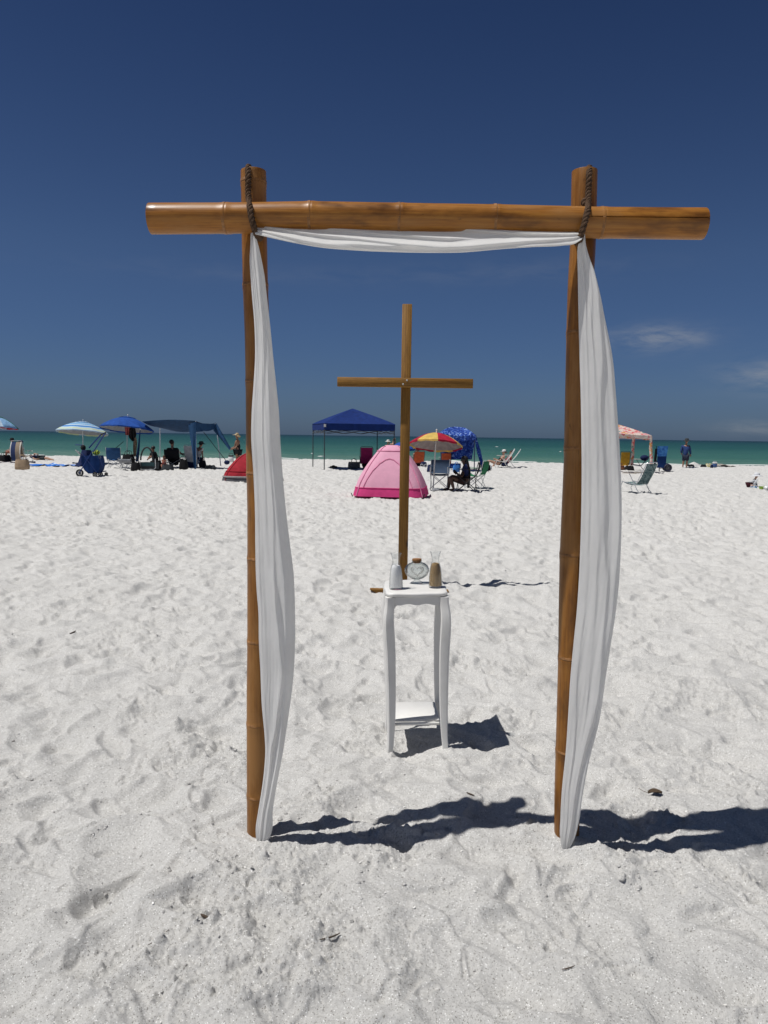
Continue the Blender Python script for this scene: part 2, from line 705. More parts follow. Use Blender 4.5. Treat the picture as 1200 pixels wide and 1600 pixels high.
def build_sea():
    t = NT('sea_water')
    v = t.coord('Object')
    tc = t.node('ShaderNodeTexCoord')
    sp = t.node('ShaderNodeSeparateXYZ')
    t.L.new(tc.outputs['Object'], sp.inputs[0])
    lg = t.math('LOGARITHM', t.math('MAXIMUM', sp.outputs['Y'], 1.0), 10.0)      # how far from the beach: depth of water
    nlow = t.noise(t.coord('Object', (.006, .05, 1)), 1.0, 4, .6)
    lg2 = t.math('ADD', lg, t.math('MULTIPLY', t.math('SUBTRACT', nlow, .5), .28))
    mr = t.node('ShaderNodeMapRange')
    mr.inputs['From Min'].default_value = 1.68
    mr.inputs['From Max'].default_value = 3.2
    t.L.new(lg2, mr.inputs['Value'])
    c = t.ramp(mr.outputs[0], [(0, (.11, .205, .155, 1)), (.10, (.045, .140, .105, 1)), (.35, (.012, .074, .060, 1)), (.7, (.004, .040, .038, 1)), (1, (.002, .019, .023, 1))])
    # wave faces: long streaks across the view
    st = t.noise(t.coord('Object', (.10, .55, 1)), 1.0, 6, .62)
    c = t.mix(t.math('MULTIPLY', t.ramp(st, [(.42, (0, 0, 0, 1)), (.72, (1, 1, 1, 1))]), .35), c, (.03, .085, .078, 1))
    t.base(c, .35, .22)
    w1 = t.noise(t.coord('Object', (.25, .8, 1)), 1.0, 6, .65, .4)
    w2 = t.noise(t.coord('Object', (2.2, 3.4, 1)), 1.0, 4, .6, .3)
    n = t.bump(w1, 1.0, .6)
    n = t.bump(w2, .6, .10, n)
    t.L.new(n, t.b.inputs['Normal'])
    # sheet from the waterline to the horizon, with low swells near the beach
    ys = [SHORE - 3]
    while ys[-1] < 9000:
        ys.append(ys[-1] + max(.22, (ys[-1] - SHORE) * .022))
    xs = np.concatenate([-np.geomspace(60, 9000, 14)[::-1], np.linspace(-52, 52, 160), np.geomspace(60, 9000, 14)])
    X, Y = np.meshgrid(xs, np.array(ys))
    amp = sstep(SHORE - 1, SHORE + 6, Y) * sstep(400, 90, Y)
    Z = SEA_Z + amp * (.045 * fbm(X * .12, Y * .8, 401, 3) + .02 * np.sin(Y * 1.9 + 2 * fbm(X * .06, Y * .1, 402, 2)))
    g = [[(X[i, j], Y[i, j], Z[i, j]) for j in range(len(xs))] for i in range(len(ys))]
    m = MB()
    m.rings(g, close=False)
    o = m.build('sea', t.m, smooth=180)
    tag(o, kind='structure')
    # thin line of foam where the small waves break
    fm = MB()
    rnd = random.Random(5)
    x = -60.0
    while x < 60:
        ln = rnd.uniform(1.5, 5)
        pts = []
        yy = SHORE - .1 + .5 * float(fbm(np.array([x * .12]), np.array([5.8]), 301, 3)[0]) + rnd.uniform(-.2, .5)
        k = 10
        top = [(x + ln * i / k, yy + .18 * math.sin(i * .8 + x) + .1 * rnd.random(), SEA_Z + .045 + .03 * math.sin(PI * i / k)) for i in range(k + 1)]
        wd = [max(.03, rnd.uniform(.1, .3) * math.sin(PI * i / k)) for i in range(k + 1)]
        g = [[Vector(p) + Vector((0, wd[i] * (q - .5), .03 * (1 - abs(2 * q - 1)))) for q in (0, .25, .5, .75, 1)] for i, p in enumerate(top)]
        fm.sheet(g, .02, normal=(0, 0, 1))
        x += ln + rnd.uniform(.5, 6)
    for _ in range(8):                          # a few small crests further out
        yy, ln = SHORE + 6 + 160 * rnd.random() ** 2, rnd.uniform(.25, .7)
        x = rnd.uniform(-.5, .5) * yy
        g = [[Vector((x + ln * i / 6, yy + .1 * math.sin(i + x) + .05 * math.sin(PI * i / 6) * (q - .5), SEA_Z + .06 + .04 * math.sin(PI * i / 6) * (1 - abs(2 * q - 1)))) for q in (0, .25, .5, .75, 1)] for i in range(7)]
        fm.sheet(g, .03, normal=(0, 0, 1))
    f = fm.build('sea_foam', plain('foam_white', (.72, .74, .72, 1), .9, .1))
    tag(f, 'thin broken line of white foam along the waterline', kind='stuff')


build_sea()


# ================================================================== BAMBOO ARCH
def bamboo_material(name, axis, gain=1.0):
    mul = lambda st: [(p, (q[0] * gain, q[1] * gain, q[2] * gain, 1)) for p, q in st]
    t = NT(name)
    s = [1.0, 1.0, 1.0]
    s[axis] = .035
    v = t.coord('Object', tuple(s))
    s2 = [1.0, 1.0, 1.0]
    s2[axis] = .35
    v2 = t.coord('Object', tuple(s2))
    streak = t.noise(v, 120, 6, .65)
    broad = t.noise(v2, 9, 4, .6)
    fleck = t.noise(v2, 60, 4, .6)
    c = t.ramp(streak, mul([(.25, (.115, .042, .0065, 1)), (.5, (.205, .081, .0125, 1)), (.78, (.285, .128, .022, 1))]))
    c = t.mix(t.ramp(broad, [(.48, (0, 0, 0, 1)), (.66, (.85, .85, .85, 1))]), c, (.31, .150, .045, 1))
    c = t.mix(t.ramp(broad, [(.32, (.9, .9, .9, 1)), (.46, (0, 0, 0, 1))]), c, (.10, .038, .009, 1))
    c = t.mix(t.ramp(fleck, [(.26, (.6, .6, .6, 1)), (.34, (0, 0, 0, 1))]), c, (.065, .026, .009, 1))
    t.base(c, t.ramp(broad, [(.3, (.28, .28, .28, 1)), (.7, (.52, .52, .52, 1))]), .34)
    t.L.new(t.bump(streak, .12, .004), t.b.inputs['Normal'])
    return t.m


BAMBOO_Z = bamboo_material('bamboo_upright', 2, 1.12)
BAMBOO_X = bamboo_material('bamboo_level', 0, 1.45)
NODE_MAT = plain('bamboo_node', (.245, .118, .042, 1), .55, .35, 0, .45, 60)
INNER_MAT = plain('bamboo_cut', (.30, .17, .075, 1), .8, .2, 0, .3, 90)


def culm(name, pts, rad, nodes, mat, parent, crack=None, wall=.011, open_ends=(True, True)):
    """a bamboo pole: pts along the axis, nodes given as arc lengths; returns the object"""
    pts = [Vector(p) for p in pts]
    acc = [0.0]
    for i in range(1, len(pts)):
        acc.append(acc[-1] + (pts[i] - pts[i - 1]).length)
    total = acc[-1]

    def pos(s):
        for i in range(1, len(pts)):
            if s <= acc[i] or i == len(pts) - 1:
                f = (s - acc[i - 1]) / (acc[i] - acc[i - 1])
                return pts[i - 1].lerp(pts[i], f)
    ss = list(np.linspace(0, total, 60))
    for nd in nodes:
        ss += [nd + o for o in (-.030, -.016, -.008, -.0035, -.001, .001, .0035, .008, .018, .035)]
    ss = sorted(x for x in ss if 0 <= x <= total)
    ss = [0.0] + [x for i, x in enumerate(ss) if i > 0 and x - ss[i - 1] > .0006]
    ax0 = (pts[-1] - pts[0]).normalized()
    ref = Vector((0, -1, 0))
    n = 48
    angs = [2 * PI * k / n for k in range(n)]
    if crack:
        ca = crack[0]
        angs = [a for a in angs if abs((a - ca + PI) % (2 * PI) - PI) > .05] + [ca - .034, ca, ca + .034]
        angs.sort()
    n = len(angs)

    def radius(s):
        r = rad(s / total)
        for nd in nodes:
            d = s - nd
            r += .0018 * math.exp(-(d / .014) ** 2) - .0012 * math.exp(-(d / .0016) ** 2)
            r += .0006 * math.exp(-((d + .006) / .004) ** 2)
        return r
    rings = []
    for s in ss:
        p = pos(s)
        t = (pos(min(s + .02, total)) - pos(max(s - .02, 0))).normalized()
        nx = (ref - t * ref.dot(t)).normalized()
        ny = t.cross(nx)
        r = radius(s)
        ring = []
        for a in angs:
            rr = r * (1 + .012 * math.cos(2 * a + s * 1.3) + .006 * math.cos(3 * a + 1))
            if crack and abs(a - crack[0]) < .01:
                q = (s - crack[1]) * (crack[2] - s)
                if q > 0:
                    rr -= .012 * min(1, q / .02)
            ring.append(p + nx * math.cos(a) * rr + ny * math.sin(a) * rr)
        rings.append(ring)
    # hollow cut ends
    for e, end in enumerate((0, -1)):
        if not open_ends[e]:
            continue
        base = rings[end]
        c = sum(base, Vector()) / n
        t = (pos(total) - pos(total - .02)).normalized() * (1 if e else -1)
        r0 = (base[0] - c).length
        rim = [c + (q - c) * .985 + t * .0016 for q in base]
        lip = [c + (q - c) * (1 - wall / r0) + t * .0016 for q in base]
        ins = [c + (q - c) * (1 - wall / r0) - t * .06 for q in base]
        bot = [c + (q - c) * .02 - t * .058 for q in base]
        seq = [rim, lip, ins, bot]
        rings = rings + seq if e else seq[::-1] + rings
    m = MB()
    m.rings(rings, True, True, True)
    o = m.build(name, mat, parent, smooth=45)
    # pale scar round each joint
    for nd in nodes:
        p = pos(nd)
        t = (pos(min(nd + .02, total)) - pos(max(nd - .02, 0))).normalized()
        nx = (ref - t * ref.dot(t)).normalized()
        ny = t.cross(nx)
        nb = MB()
        rg = []
        for off, dr in ((-.0120, -.0008), (-.0105, .0003), (-.0022, .0005), (-.0012, -.0010)):
            r = radius(nd + off) + dr
            rg.append([p + t * off + nx * math.cos(2 * PI * k / 40) * r * (1 + .012 * math.cos(4 * PI * k / 40 + nd * 1.3)) + ny * math.sin(2 * PI * k / 40) * r * (1 + .012 * math.cos(4 * PI * k / 40 + nd * 1.3)) for k in range(40)])
        nb.rings(rg, True, False, False)
        nb.build('node_ring', NODE_MAT, o)
    return o


def rope_mesh(pts, r, pitch=.045):
    """three strands twisted round a path"""
    P = [Vector(p) for p in pts]
    dense = []
    for i in range(len(P) - 1):                     # Catmull-Rom
        p0, p1, p2, p3 = P[max(i - 1, 0)], P[i], P[i + 1], P[min(i + 2, len(P) - 1)]
        k = max(2, int((p2 - p1).length / .004))
        for q in range(k):
            t = q / k
            dense.append(.5 * ((2 * p1) + (p2 - p0) * t + (2 * p0 - 5 * p1 + 4 * p2 - p3) * t * t + (3 * p1 - p0 - 3 * p2 + p3) * t ** 3))
    dense.append(P[-1])
    up = Vector((1, 0, 0))
    s = 0.0
    strands = [[], [], []]
    t0 = (dense[1] - dense[0]).normalized()
    nx = (up - t0 * up.dot(t0)).normalized()
    for i, p in enumerate(dense):
        t = (dense[min(i + 1, len(dense) - 1)] - dense[max(i - 1, 0)]).normalized()
        nx = (nx - t * nx.dot(t)).normalized()
        ny = t.cross(nx)
        if i:
            s += (p - dense[i - 1]).length
        for k in range(3):
            a = 2 * PI * (s / pitch + k / 3)
            strands[k].append(p + (nx * math.cos(a) + ny * math.sin(a)) * r * .55)
    m = MB()
    for st in strands:
        m.tube(st, r * .56, 7)
    return m


YB = ARCH_Y - .098
arch = thing('bamboo_arch', 'tall bamboo wedding arch of two posts and one long crossbeam lashed with rope', 'arch', (PL.x * .5 + PR.x * .5, ARCH_Y, 0))
AO = Vector(arch.location)
loc = lambda p: Vector(p) - AO
# left post: left outline of the photograph plus half a width
lp = [(396, 268), (397.5, 370), (399, 445), (402, 520), (403.5, 600), (404, 700), (406, 800), (406, 900), (406, 1000), (405, 1080), (405, 1180), (405.5, 1313)]
rp = [(913.5, 268), (911, 380), (907, 450), (905, 525), (903, 620), (901, 720), (897, 810), (894.5, 870), (893, 950), (892, 1030), (889, 1140), (886, 1240), (885.5, 1313)]


def post(samples, side_nodes, crack):
    pts = [at(x, y, ARCH_Y) for x, y in samples]
    p0 = pts[0]
    pts.append(pts[-1] + (pts[-1] - pts[-2]).normalized() * .25)
    total = sum((pts[i] - pts[i - 1]).length for i in range(1, len(pts)))
    nodes = []
    for y in side_nodes:
        q = at(np.interp(y, [s[1] for s in samples], [s[0] for s in samples]), y, ARCH_Y)
        nodes.append(p0.z - q.z)
    r0 = 20.0 / FPX * 2.62
    return culm('post', [loc(p) for p in pts], lambda t: r0 + .0022 * t, nodes, BAMBOO_Z, arch, crack, open_ends=(True, False))


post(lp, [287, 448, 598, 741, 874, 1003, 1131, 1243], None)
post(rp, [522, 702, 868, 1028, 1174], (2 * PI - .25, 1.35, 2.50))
bx = [(235.5, 341.5), (355, 341), (487, 338.5), (626, 341), (775, 343.5), (941, 348), (1099, 349.5)]
bp = [loc(at(x, y, YB)) for x, y in bx]
bn = []
acc = 0
for i in range(1, len(bp)):
    acc += (bp[i] - bp[i - 1]).length
    if i < len(bp) - 1:
        bn.append(acc)
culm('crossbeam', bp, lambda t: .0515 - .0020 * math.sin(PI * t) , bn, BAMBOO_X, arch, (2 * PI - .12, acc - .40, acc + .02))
ROPE_MAT = NT('rope_fibre')
_n = ROPE_MAT.noise(ROPE_MAT.coord(), 260, 4)
ROPE_MAT.base(ROPE_MAT.ramp(_n, [(.3, (.035, .020, .012, 1)), (.7, (.135, .085, .055, 1))]), .9, .1)
ROPE_MAT = ROPE_MAT.m


def rope(samples, name='rope'):
    pts = []
    for x, y, dy in samples:
        pts.append(loc(at(x, y, ARCH_Y + dy)))
    rope_mesh(pts, .0105).build(name, ROPE_MAT, arch)


rope([(402, 305, .052), (398, 280, .050), (390, 264, .020), (388, 262, -.03), (388, 275, -.058), (388, 300, -.062), (389, 314, -.085), (390.5, 324, -.148), (393, 340, -.163), (397, 356, -.158), (402, 369, -.135), (406, 372, -.09), (408, 366, -.02)])
rope([(909, 305, .052), (913, 285, .055), (919, 266, .02), (921, 263, -.02), (920.5, 275, -.058), (919.5, 300, -.062), (919, 318, -.085), (918, 330, -.148), (914, 346, -.163), (909.5, 362, -.158), (905, 376, -.135), (902, 379, -.09), (900, 374, -.02)])
# stub of rope knotted beside the right lashing
rope([(921, 316, -.055), (915, 313, -.066), (912, 318, -.066), (915, 322, -.062), (921, 325, -.066)], 'rope_knot')

# ================================================================== DRAPES
CLOTH = NT('white_chiffon')
_v = CLOTH.coord()
_n = CLOTH.noise(_v, 9, 5, .6)
_c = CLOTH.ramp(_n, [(.3, (.82, .815, .80, 1)), (.7, (.88, .875, .86, 1))])
CLOTH.base(_c, .75, .25)
_t = CLOTH.node('ShaderNodeBsdfTranslucent')
CLOTH.L.new(_c, _t.inputs['Color'])
_m = CLOTH.node('ShaderNodeMixShader')
_m.inputs[0].default_value = .48
CLOTH.L.new(CLOTH.b.outputs[0], _m.inputs[1])
CLOTH.L.new(_t.outputs[0], _m.inputs[2])
CLOTH.L.new(_m.outputs[0], CLOTH.out.inputs['Surface'])
CLOTH = CLOTH.m


def smooth_interp(xs, ys, x):
    """monotone-ish cubic through the samples"""
    xs, ys = np.array(xs, float), np.array(ys, float)
    m = np.gradient(ys, xs)
    i = np.clip(np.searchsorted(xs, x) - 1, 0, len(xs) - 2)
    h = xs[i + 1] - xs[i]
    t = (x - xs[i]) / h
    return (ys[i] * (1 + 2 * t) * (1 - t) ** 2 + h * m[i] * t * (1 - t) ** 2 + ys[i + 1] * t * t * (3 - 2 * t) + h * m[i + 1] * t * t * (t - 1))


def fold_profile(u, folds):
    """depth of pleats at u (0..1): each fold is (centre, half width, height) with a steep right flank"""
    z = np.zeros_like(u)
    for c, w, h in folds:
        d = (u - c) / w
        g = np.where(d < 0, np.exp(-(d * .85) ** 2), np.exp(-(d * 2.0) ** 2))
        z += h * g
    return z


def hanging_drape(name, label, outline, depth, folds, seed, group):
    """outline rows (y, left, right) in the arch's plane; folds: list of (list of (y, u), width, height)"""
    ys = [o[0] for o in outline]
    rows = np.linspace(ys[0], ys[-1], 150)
    n = 110
    u = np.linspace(0, 1, n)
    grid_f, grid_b = [], []
    for y in rows:
        l = float(smooth_interp(ys, [o[1] for o in outline], y))
        r = float(smooth_interp(ys, [o[2] for o in outline], y))
        d = float(np.interp(y, [q[0] for q in depth], [q[1] for q in depth]))
        thick = float(np.interp(y, [q[0] for q in depth], [q[2] for q in depth]))
        sc = min(1.0, (r - l) / 34.0)
        fs = []
        for path, w, h in folds:
            py = [p[0] for p in path]
            if y < py[0] - 60 or y > py[-1] + 60:
                continue
            k = min(1, max(0, (y - py[0] + 60) / 60), max(0, (py[-1] + 60 - y) / 60))
            fs.append((float(np.interp(y, py, [p[1] for p in path])), w, h * k))
        z = fold_profile(u, fs) * .25
        t = (y - ys[0]) / (ys[-1] - ys[0])
        wr = np.array([.0042 * mn.noise(Vector((q * 4 + seed, t * 7, seed))) + .0020 * mn.noise(Vector((q * 14 + seed + t * 3, t * 5, 3 + seed))) + .0012 * mn.noise(Vector((q * 12 + seed, t * 30 + q * 6, 8 + seed))) for q in u])
        body = np.sqrt(np.clip(1 - (2 * u - 1) ** 2, 0, 1))
        ramp_ = np.interp(u, [0, .1, .55, .82, .93, 1], [0, .16, .66, 1.0, .72, 0])
        ramp_ = np.convolve(np.pad(ramp_, 4, mode='edge'), np.ones(9) / 9, 'valid')
        wid = (r - l) / FPX * 2.6
        front = -(z * sc) - wr * np.minimum(1, body * 2) - .50 * wid * ramp_ * body ** .3
        back = thick * 1.2 * body + .006 * sc * np.sin(u * 19 + t * 3 + seed) * body
        base = [at(l + (r - l) * q, y, ARCH_Y + d) for q in u]
        grid_f.append([b + Vector((0, f, 0)) for b, f in zip(base, front)])
        grid_b.append([b + Vector((0, f + .0015, 0)) for b, f in zip(base, back)])
    org = at(outline[-1][1], outline[-1][0], ARCH_Y + depth[-1][1])
    org = Vector((org.x, org.y, 0))
    m = MB()
    rings = [[p - org for p in f + b[::-1]] for f, b in zip(grid_f, grid_b)]
    m.rings(rings, True, True, True)
    o = m.build(name, CLOTH, None, smooth=60, loc=org)
    return tag(o, label, 'drape', group)


GRP = 'white drapes tied to the bamboo arch'
left_out = [(364, 391.5, 398), (385, 391, 404), (405, 390, 408.5), (426, 391, 412.5), (460, 393.5, 416.5), (500, 397, 421), (560, 398.5, 427), (597, 396.5, 431), (640, 393.5, 435.5), (680, 392.5, 437.5), (740, 396, 441.5), (800, 398.5, 447), (850, 399, 453), (900, 400, 459), (920, 401, 460), (960, 404, 461), (1000, 404.5, 461), (1050, 407, 459), (1100, 409, 453.5), (1150, 413.5, 446), (1170, 414.5, 443), (1200, 413, 437.5), (1240, 408, 430), (1270, 403, 426), (1300, 399.5, 424.5), (1316, 402, 417), (1322, 406, 410)]
right_out = [(366, 909, 914), (385, 903, 916), (405, 902.5, 921.5), (426, 903, 929), (450, 903.3, 935), (500, 904.2, 944.5), (560, 905.7, 956), (620, 907.5, 961.5), (680, 908.5, 966), (740, 909, 968.7), (800, 908.3, 970), (850, 907, 969), (900, 905, 966.5), (960, 901, 960), (1000, 897, 954), (1060, 891.5, 945), (1120, 888, 936), (1180, 884, 921), (1240, 878, 910), (1280, 876, 905), (1310, 875.5, 897), (1326, 878.5, 889), (1332, 881, 886)]
hanging_drape('drape', 'white cloth drape hanging down the left bamboo post, its folds crossing low down', left_out,
              [(364, -.135, .008), (420, -.125, .016), (700, -.115, .022), (1000, -.105, .024), (1200, -.085, .022), (1322, -.075, .020)],
              [([(364, .35), (480, .40), (560, .46), (700, .42), (830, .36), (930, .38)], .10, .020),
               ([(364, .75), (470, .62), (600, .52), (700, .60), (800, .64), (900, .50), (960, .62), (1000, .70)], .13, .034),
               ([(600, .72), (700, .72), (800, .80), (870, .78), (930, .86)], .12, .026),
               ([(420, .12), (600, .10), (800, .10), (1000, .08), (1130, .10)], .10, .012),
               ([(940, .52), (1000, .62), (1040, .72), (1085, .66), (1140, .55), (1175, .34), (1230, .40), (1300, .35)], .12, .050),
               ([(980, .90), (1060, .95), (1120, .92), (1200, .80), (1316, .6)], .10, .022),
               ([(1170, .15), (1240, .14), (1316, .2)], .12, .016)], 1.0, GRP)
hanging_drape('drape', 'white cloth drape hanging down the right bamboo post, bulging wide to the right', right_out,
              [(366, -.140, .008), (420, -.125, .016), (700, -.115, .024), (1000, -.105, .026), (1200, -.085, .024), (1332, -.075, .020)],
              [([(366, .30), (450, .30), (520, .18), (700, .12), (900, .16), (1060, .13), (1180, .25)], .09, .020),
               ([(366, .65), (450, .52), (520, .34), (640, .26), (800, .30), (900, .34), (1000, .40), (1080, .42)], .12, .032),
               ([(420, .80), (520, .62), (640, .42), (760, .46), (840, .44), (900, .56), (1000, .62), (1080, .70), (1130, .62), (1200, .52), (1310, .45)], .17, .050),
               ([(800, .84), (900, .76), (960, .78), (1040, .76), (1110, .80)], .07, .016),
               ([(366, .05), (600, .03), (900, .05), (1100, .06), (1300, .1)], .08, .010),
               ([(500, .90), (700, .92), (900, .95), (1100, .93), (1250, .85)], .12, .020),
               ([(1180, .20), (1260, .25), (1326, .3)], .10, .018)], 4.0, GRP)


def top_swag():
    xs = [399, 412, 450, 500, 560, 620, 680, 720, 780, 830, 880, 900, 909]
    top = [350, 350, 350, 350, 350, 350, 351, 351, 352, 353, 354, 356, 362]
    bot = [366, 369, 377.5, 386.5, 391.5, 394, 395, 394.5, 389.5, 386, 383.5, 380, 374]
    rows = np.linspace(xs[0], xs[-1], 170)
    n = 60
    v = np.linspace(0, 1, n)
    fl = [([(399, .30), (470, .50), (560, .62), (640, .80)], .10, .016), ([(440, .10), (520, .25), (600, .42), (700, .55)], .09, .016),
          ([(640, .05), (720, .22), (820, .45), (905, .55)], .12, .024), ([(560, .82), (680, .86), (800, .80), (909, .7)], .11, .014), ([(399, .7), (480, .86), (600, .95)], .1, .010)]
    rf, rb = [], []
    for x in rows:
        t0, b0 = float(smooth_interp(xs, top, x)), float(smooth_interp(xs, bot, x))
        fs = []
        for path, w, h in fl:
            px = [p[0] for p in path]
            k = min(1, max(0, (x - px[0] + 50) / 50), max(0, (px[-1] + 50 - x) / 50))
            if k > 0:
                fs.append((float(np.interp(x, px, [p[1] for p in path])), w, h * k))
        z = fold_profile(v, fs) * .7
        body = np.sqrt(np.clip(1 - (2 * v - 1) ** 2, 0, 1))
        wr = np.array([.0016 * mn.noise(Vector((x * .02, q * 5, 7))) for q in v])
        sc = min(1, (b0 - t0) / 22)
        # hangs from under the beam: top tucked back, belly forward
        dep = -.098 + .022 - .085 * v
    
        base = [at(x, t0 + (b0 - t0) * q, ARCH_Y + dd) for q, dd in zip(v, dep)]
        rf.append([b + Vector((0, -(f * sc) - w - .014 * bo, 0)) for b, f, w, bo in zip(base, z, wr, body)])
        rb.append([b + Vector((0, .0015 + .008 * bo, 0)) for b, bo in zip(base, body)])
    org = Vector(((PL.x + PR.x) / 2, ARCH_Y - .1, 0)) + Vector((0, 0, at(600, 380, ARCH_Y - .1).z))
    m = MB()
    m.rings([[p - org for p in f + b[::-1]] for f, b in zip(rf, rb)], True, True, True)
    o = m.build('drape', CLOTH, None, smooth=60, loc=org)
    tag(o, 'white cloth swag sagging under the bamboo crossbeam between the two ropes', 'drape', GRP)


top_swag()


# ================================================================== WOODEN CROSS
def timber_material(name, axis):
    t = NT(name)
    s = [1.0, 1.0, 1.0]
    s[axis] = .06
    v = t.coord('Object', tuple(s))
    g = t.noise(v, 75, 6, .65, .6)
    w = t.node('ShaderNodeTexWave', wave_type='BANDS', bands_direction='X' if axis != 0 else 'Z')
    t.L.new(v, w.inputs['Vector'])
    w.inputs['Scale'].default_value = 14
    w.inputs['Distortion'].default_value = 7
    w.inputs['Detail'].default_value = 3
    c = t.ramp(g, [(.25, (.12, .054, .009, 1)), (.55, (.245, .122, .022, 1)), (.8, (.33, .175, .037, 1))])
    c = t.mix(t.math('MULTIPLY', w.outputs['Fac'], .45), c, (.13, .056, .011, 1))
    s2 = [1.0, 1.0, 1.0]
    s2[axis] = .45
    k = t.node('ShaderNodeTexVoronoi')
    t.L.new(t.coord('Object', tuple(s2)), k.inputs['Vector'])
    k.inputs['Scale'].default_value = 5.5
    c = t.mix(t.ramp(k.outputs['Distance'], [(.06, (1, 1, 1, 1)), (.16, (0, 0, 0, 1))]), c, (.028, .012, .006, 1))
    t.base(c, .7, .3)
    t.L.new(t.bump(g, .25, .004), t.b.inputs['Normal'])
    return t.m


TZ, TX = timber_material('timber_upright', 2), timber_material('timber_level', 0)
CY = plane_z(629, 916).y + .02
cpos = at(629, 912, CY)
cross = thing('wooden_cross', 'tall plain wooden cross standing in the sand behind the small white table', 'cross', (cpos.x, CY, 0))
ctop = at(633, 476, CY)
W4 = .096
MB().box((0, 0, ctop.z / 2 - .05), (W4, .089, ctop.z + .1), bev=.004).build('upright', TZ, cross)
al, ar = at(527, 597.5, CY - .07), at(739, 598.5, CY - .07)
ax = (al.x + ar.x) / 2 - cpos.x
MB().box((ax, -.0668, (al.z + ar.z) / 2), (ar.x - al.x, .042, .094), bev=.004).build('arm', TX, cross)
for sx, sz in ((.008, .022), (-.030, -.016)):
    MB().lathe([(.0005, .006), (.006, .0058), (.009, .003), (.0095, 0)], 10).build('screw', plain('screw_zinc', (.45, .45, .44, 1), .6, .3), cross)
    s_ = [o for o in cross.children if o.name.startswith('screw')][-1]
    s_.rotation_euler = (R(90), 0, 0)
    s_.location = (sx, -.0885, (al.z + ar.z) / 2 + sz)
# planks of the foot, half buried
rot = Matrix.Rotation(R(-3.0), 3, 'Y')
_gz = gz(cpos.x - .30, CY - .22)
MB().prism([(-.335, .026), (-.19, -.05), (.46, -.04), (.46, .022)][::-1], .089, lambda u, v, w: Vector((u, -.245 + w, v + _gz))).build('base_plank', TX, cross)
MB().box((.0, .10, -.012), (.09, .30, .05), None, .004).build('base_plank', timber_material('timber_away', 1), cross)

# ================================================================== SMALL WHITE TABLE
TP = NT('white_table_paint')
_v = TP.coord()
_n = TP.noise(_v, 12, 5, .6)
_c = TP.ramp(_n, [(.3, (.66, .65, .62, 1)), (.7, (.72, .71, .685, 1))])
_g = TP.noise(_v, 40, 5, .7)
_c = TP.mix(TP.ramp(_g, [(.22, (.8, .8, .8, 1)), (.32, (0, 0, 0, 1))]), _c, (.50, .47, .42, 1))
TP.base(_c, .42, .4)
TP.L.new(TP.bump(_g, .06, .003), TP.b.inputs['Normal'])
TP = TP.m
TY = 3.735
tp = at(655, 1150, TY)
TBL_H = .797
table = thing('plant_stand', 'small white side table with curved legs and a lower shelf holding three glass vessels', 'table', (tp.x - .018, TY, 0), R(2.0))
table.rotation_euler = (0, R(-1.3), R(1.5))
table.scale = (1, 1.12, 1)
TBL = Matrix.Translation((tp.x - .018, TY, 0)) @ table.rotation_euler.to_matrix().to_4x4() @ Matrix.Diagonal((1, 1.12, 1, 1))


def wavy_outline(h, wob, n=96, corner=.18):
    """square of half size h with serpentine sides and rounded corners"""
    pts = []
    for k in range(n):
        a = 2 * PI * k / n
        p = 7.0
        r = (abs(math.cos(a)) ** p + abs(math.sin(a)) ** p) ** (-1 / p)
        x, y = r * math.cos(a), r * math.sin(a)
        side = y if abs(x) > abs(y) else x
        r2 = h + wob * (math.cos(side * PI * 2.0) * .6 - .4 * (abs(side) > .86))
        pts.append((x * r2, y * r2))
    return pts


def table_top():
    o0 = wavy_outline(.1535, .0050)
    rg = []
    for ins, z in ((.012, TBL_H - .022), (.002, TBL_H - .020), (0, TBL_H - .015), (-.0015, TBL_H - .010), (0, TBL_H - .005), (.003, TBL_H - .0015), (.008, TBL_H), (.03, TBL_H)):
        rg.append([Vector((x * (1 - ins / .15), y * (1 - ins / .15), z)) for x, y in o0])
    MB().rings(rg).build('tabletop', TP, table, smooth=40)


table_top()
LEG = [(-.06, .132, .030), (.0, .139, .0300), (.030, .1365, .0300), (.08, .1335, .032), (.16, .131, .037), (.26, .1305, .041), (.40, .132, .045), (.52, .135, .049), (.60, .139, .050), (.66, .1405, .0475), (.70, .1385, .044), (.725, .135, .042), (TBL_H - .022, .133, .042)]
for sx in (-1, 1):
    for sy in (-1, 1):
        rg = []
        zs = np.linspace(-.06, TBL_H - .0225, 40)
        for z in zs:
            o = float(smooth_interp([q[0] for q in LEG], [q[1] for q in LEG], z))
            w = float(smooth_interp([q[0] for q in LEG], [q[2] for q in LEG], z)) / 2
            b = w * .28
            # the inner corner sides stay straight, outer ones swell
            ring = [(-w + b, -w), (w - b, -w), (w - b * .3, -w + b * .3), (w, -w + b), (w, w - b), (w - b, w), (-w + b, w), (-w, w - b), (-w, -w + b)]
            tw = R(11) * -sx        # each front leg turned a little inwards
            ct, st = math.cos(tw), math.sin(tw)
            rg.append([Vector((sx * o + px * ct - py * st, sy * o + px * st + py * ct, z)) for px, py in ring])
        MB().rings(rg).build('leg', TP, table, smooth=35)
for k in range(4):
    rotm = Matrix.Rotation(k * PI / 2, 3, 'Z')
    poly = [(-.1125, TBL_H - .0225)]
    n = 28
    bot = []
    for i in range(n + 1):
        s = i / n * 2 - 1
        zz = TBL_H - .060 - .0035 * math.cos(s * PI * 2.6) * (1 if abs(s) < .8 else .6) - .022 * max(0, (abs(s) - .82) / .18) ** 2
        bot.append((s * .1125, zz))
    poly += bot + [(.1125, TBL_H - .0225)]
    m = MB()
    m.prism(poly[::-1], .016, lambda u, v, w: rotm @ Vector((u, -.143 + w, v)))
    m.build('apron', TP, table, smooth=35)
MB().box((0, 0, .140), (.2230, .2230, .012), bev=.004).build('shelf', TP, table)
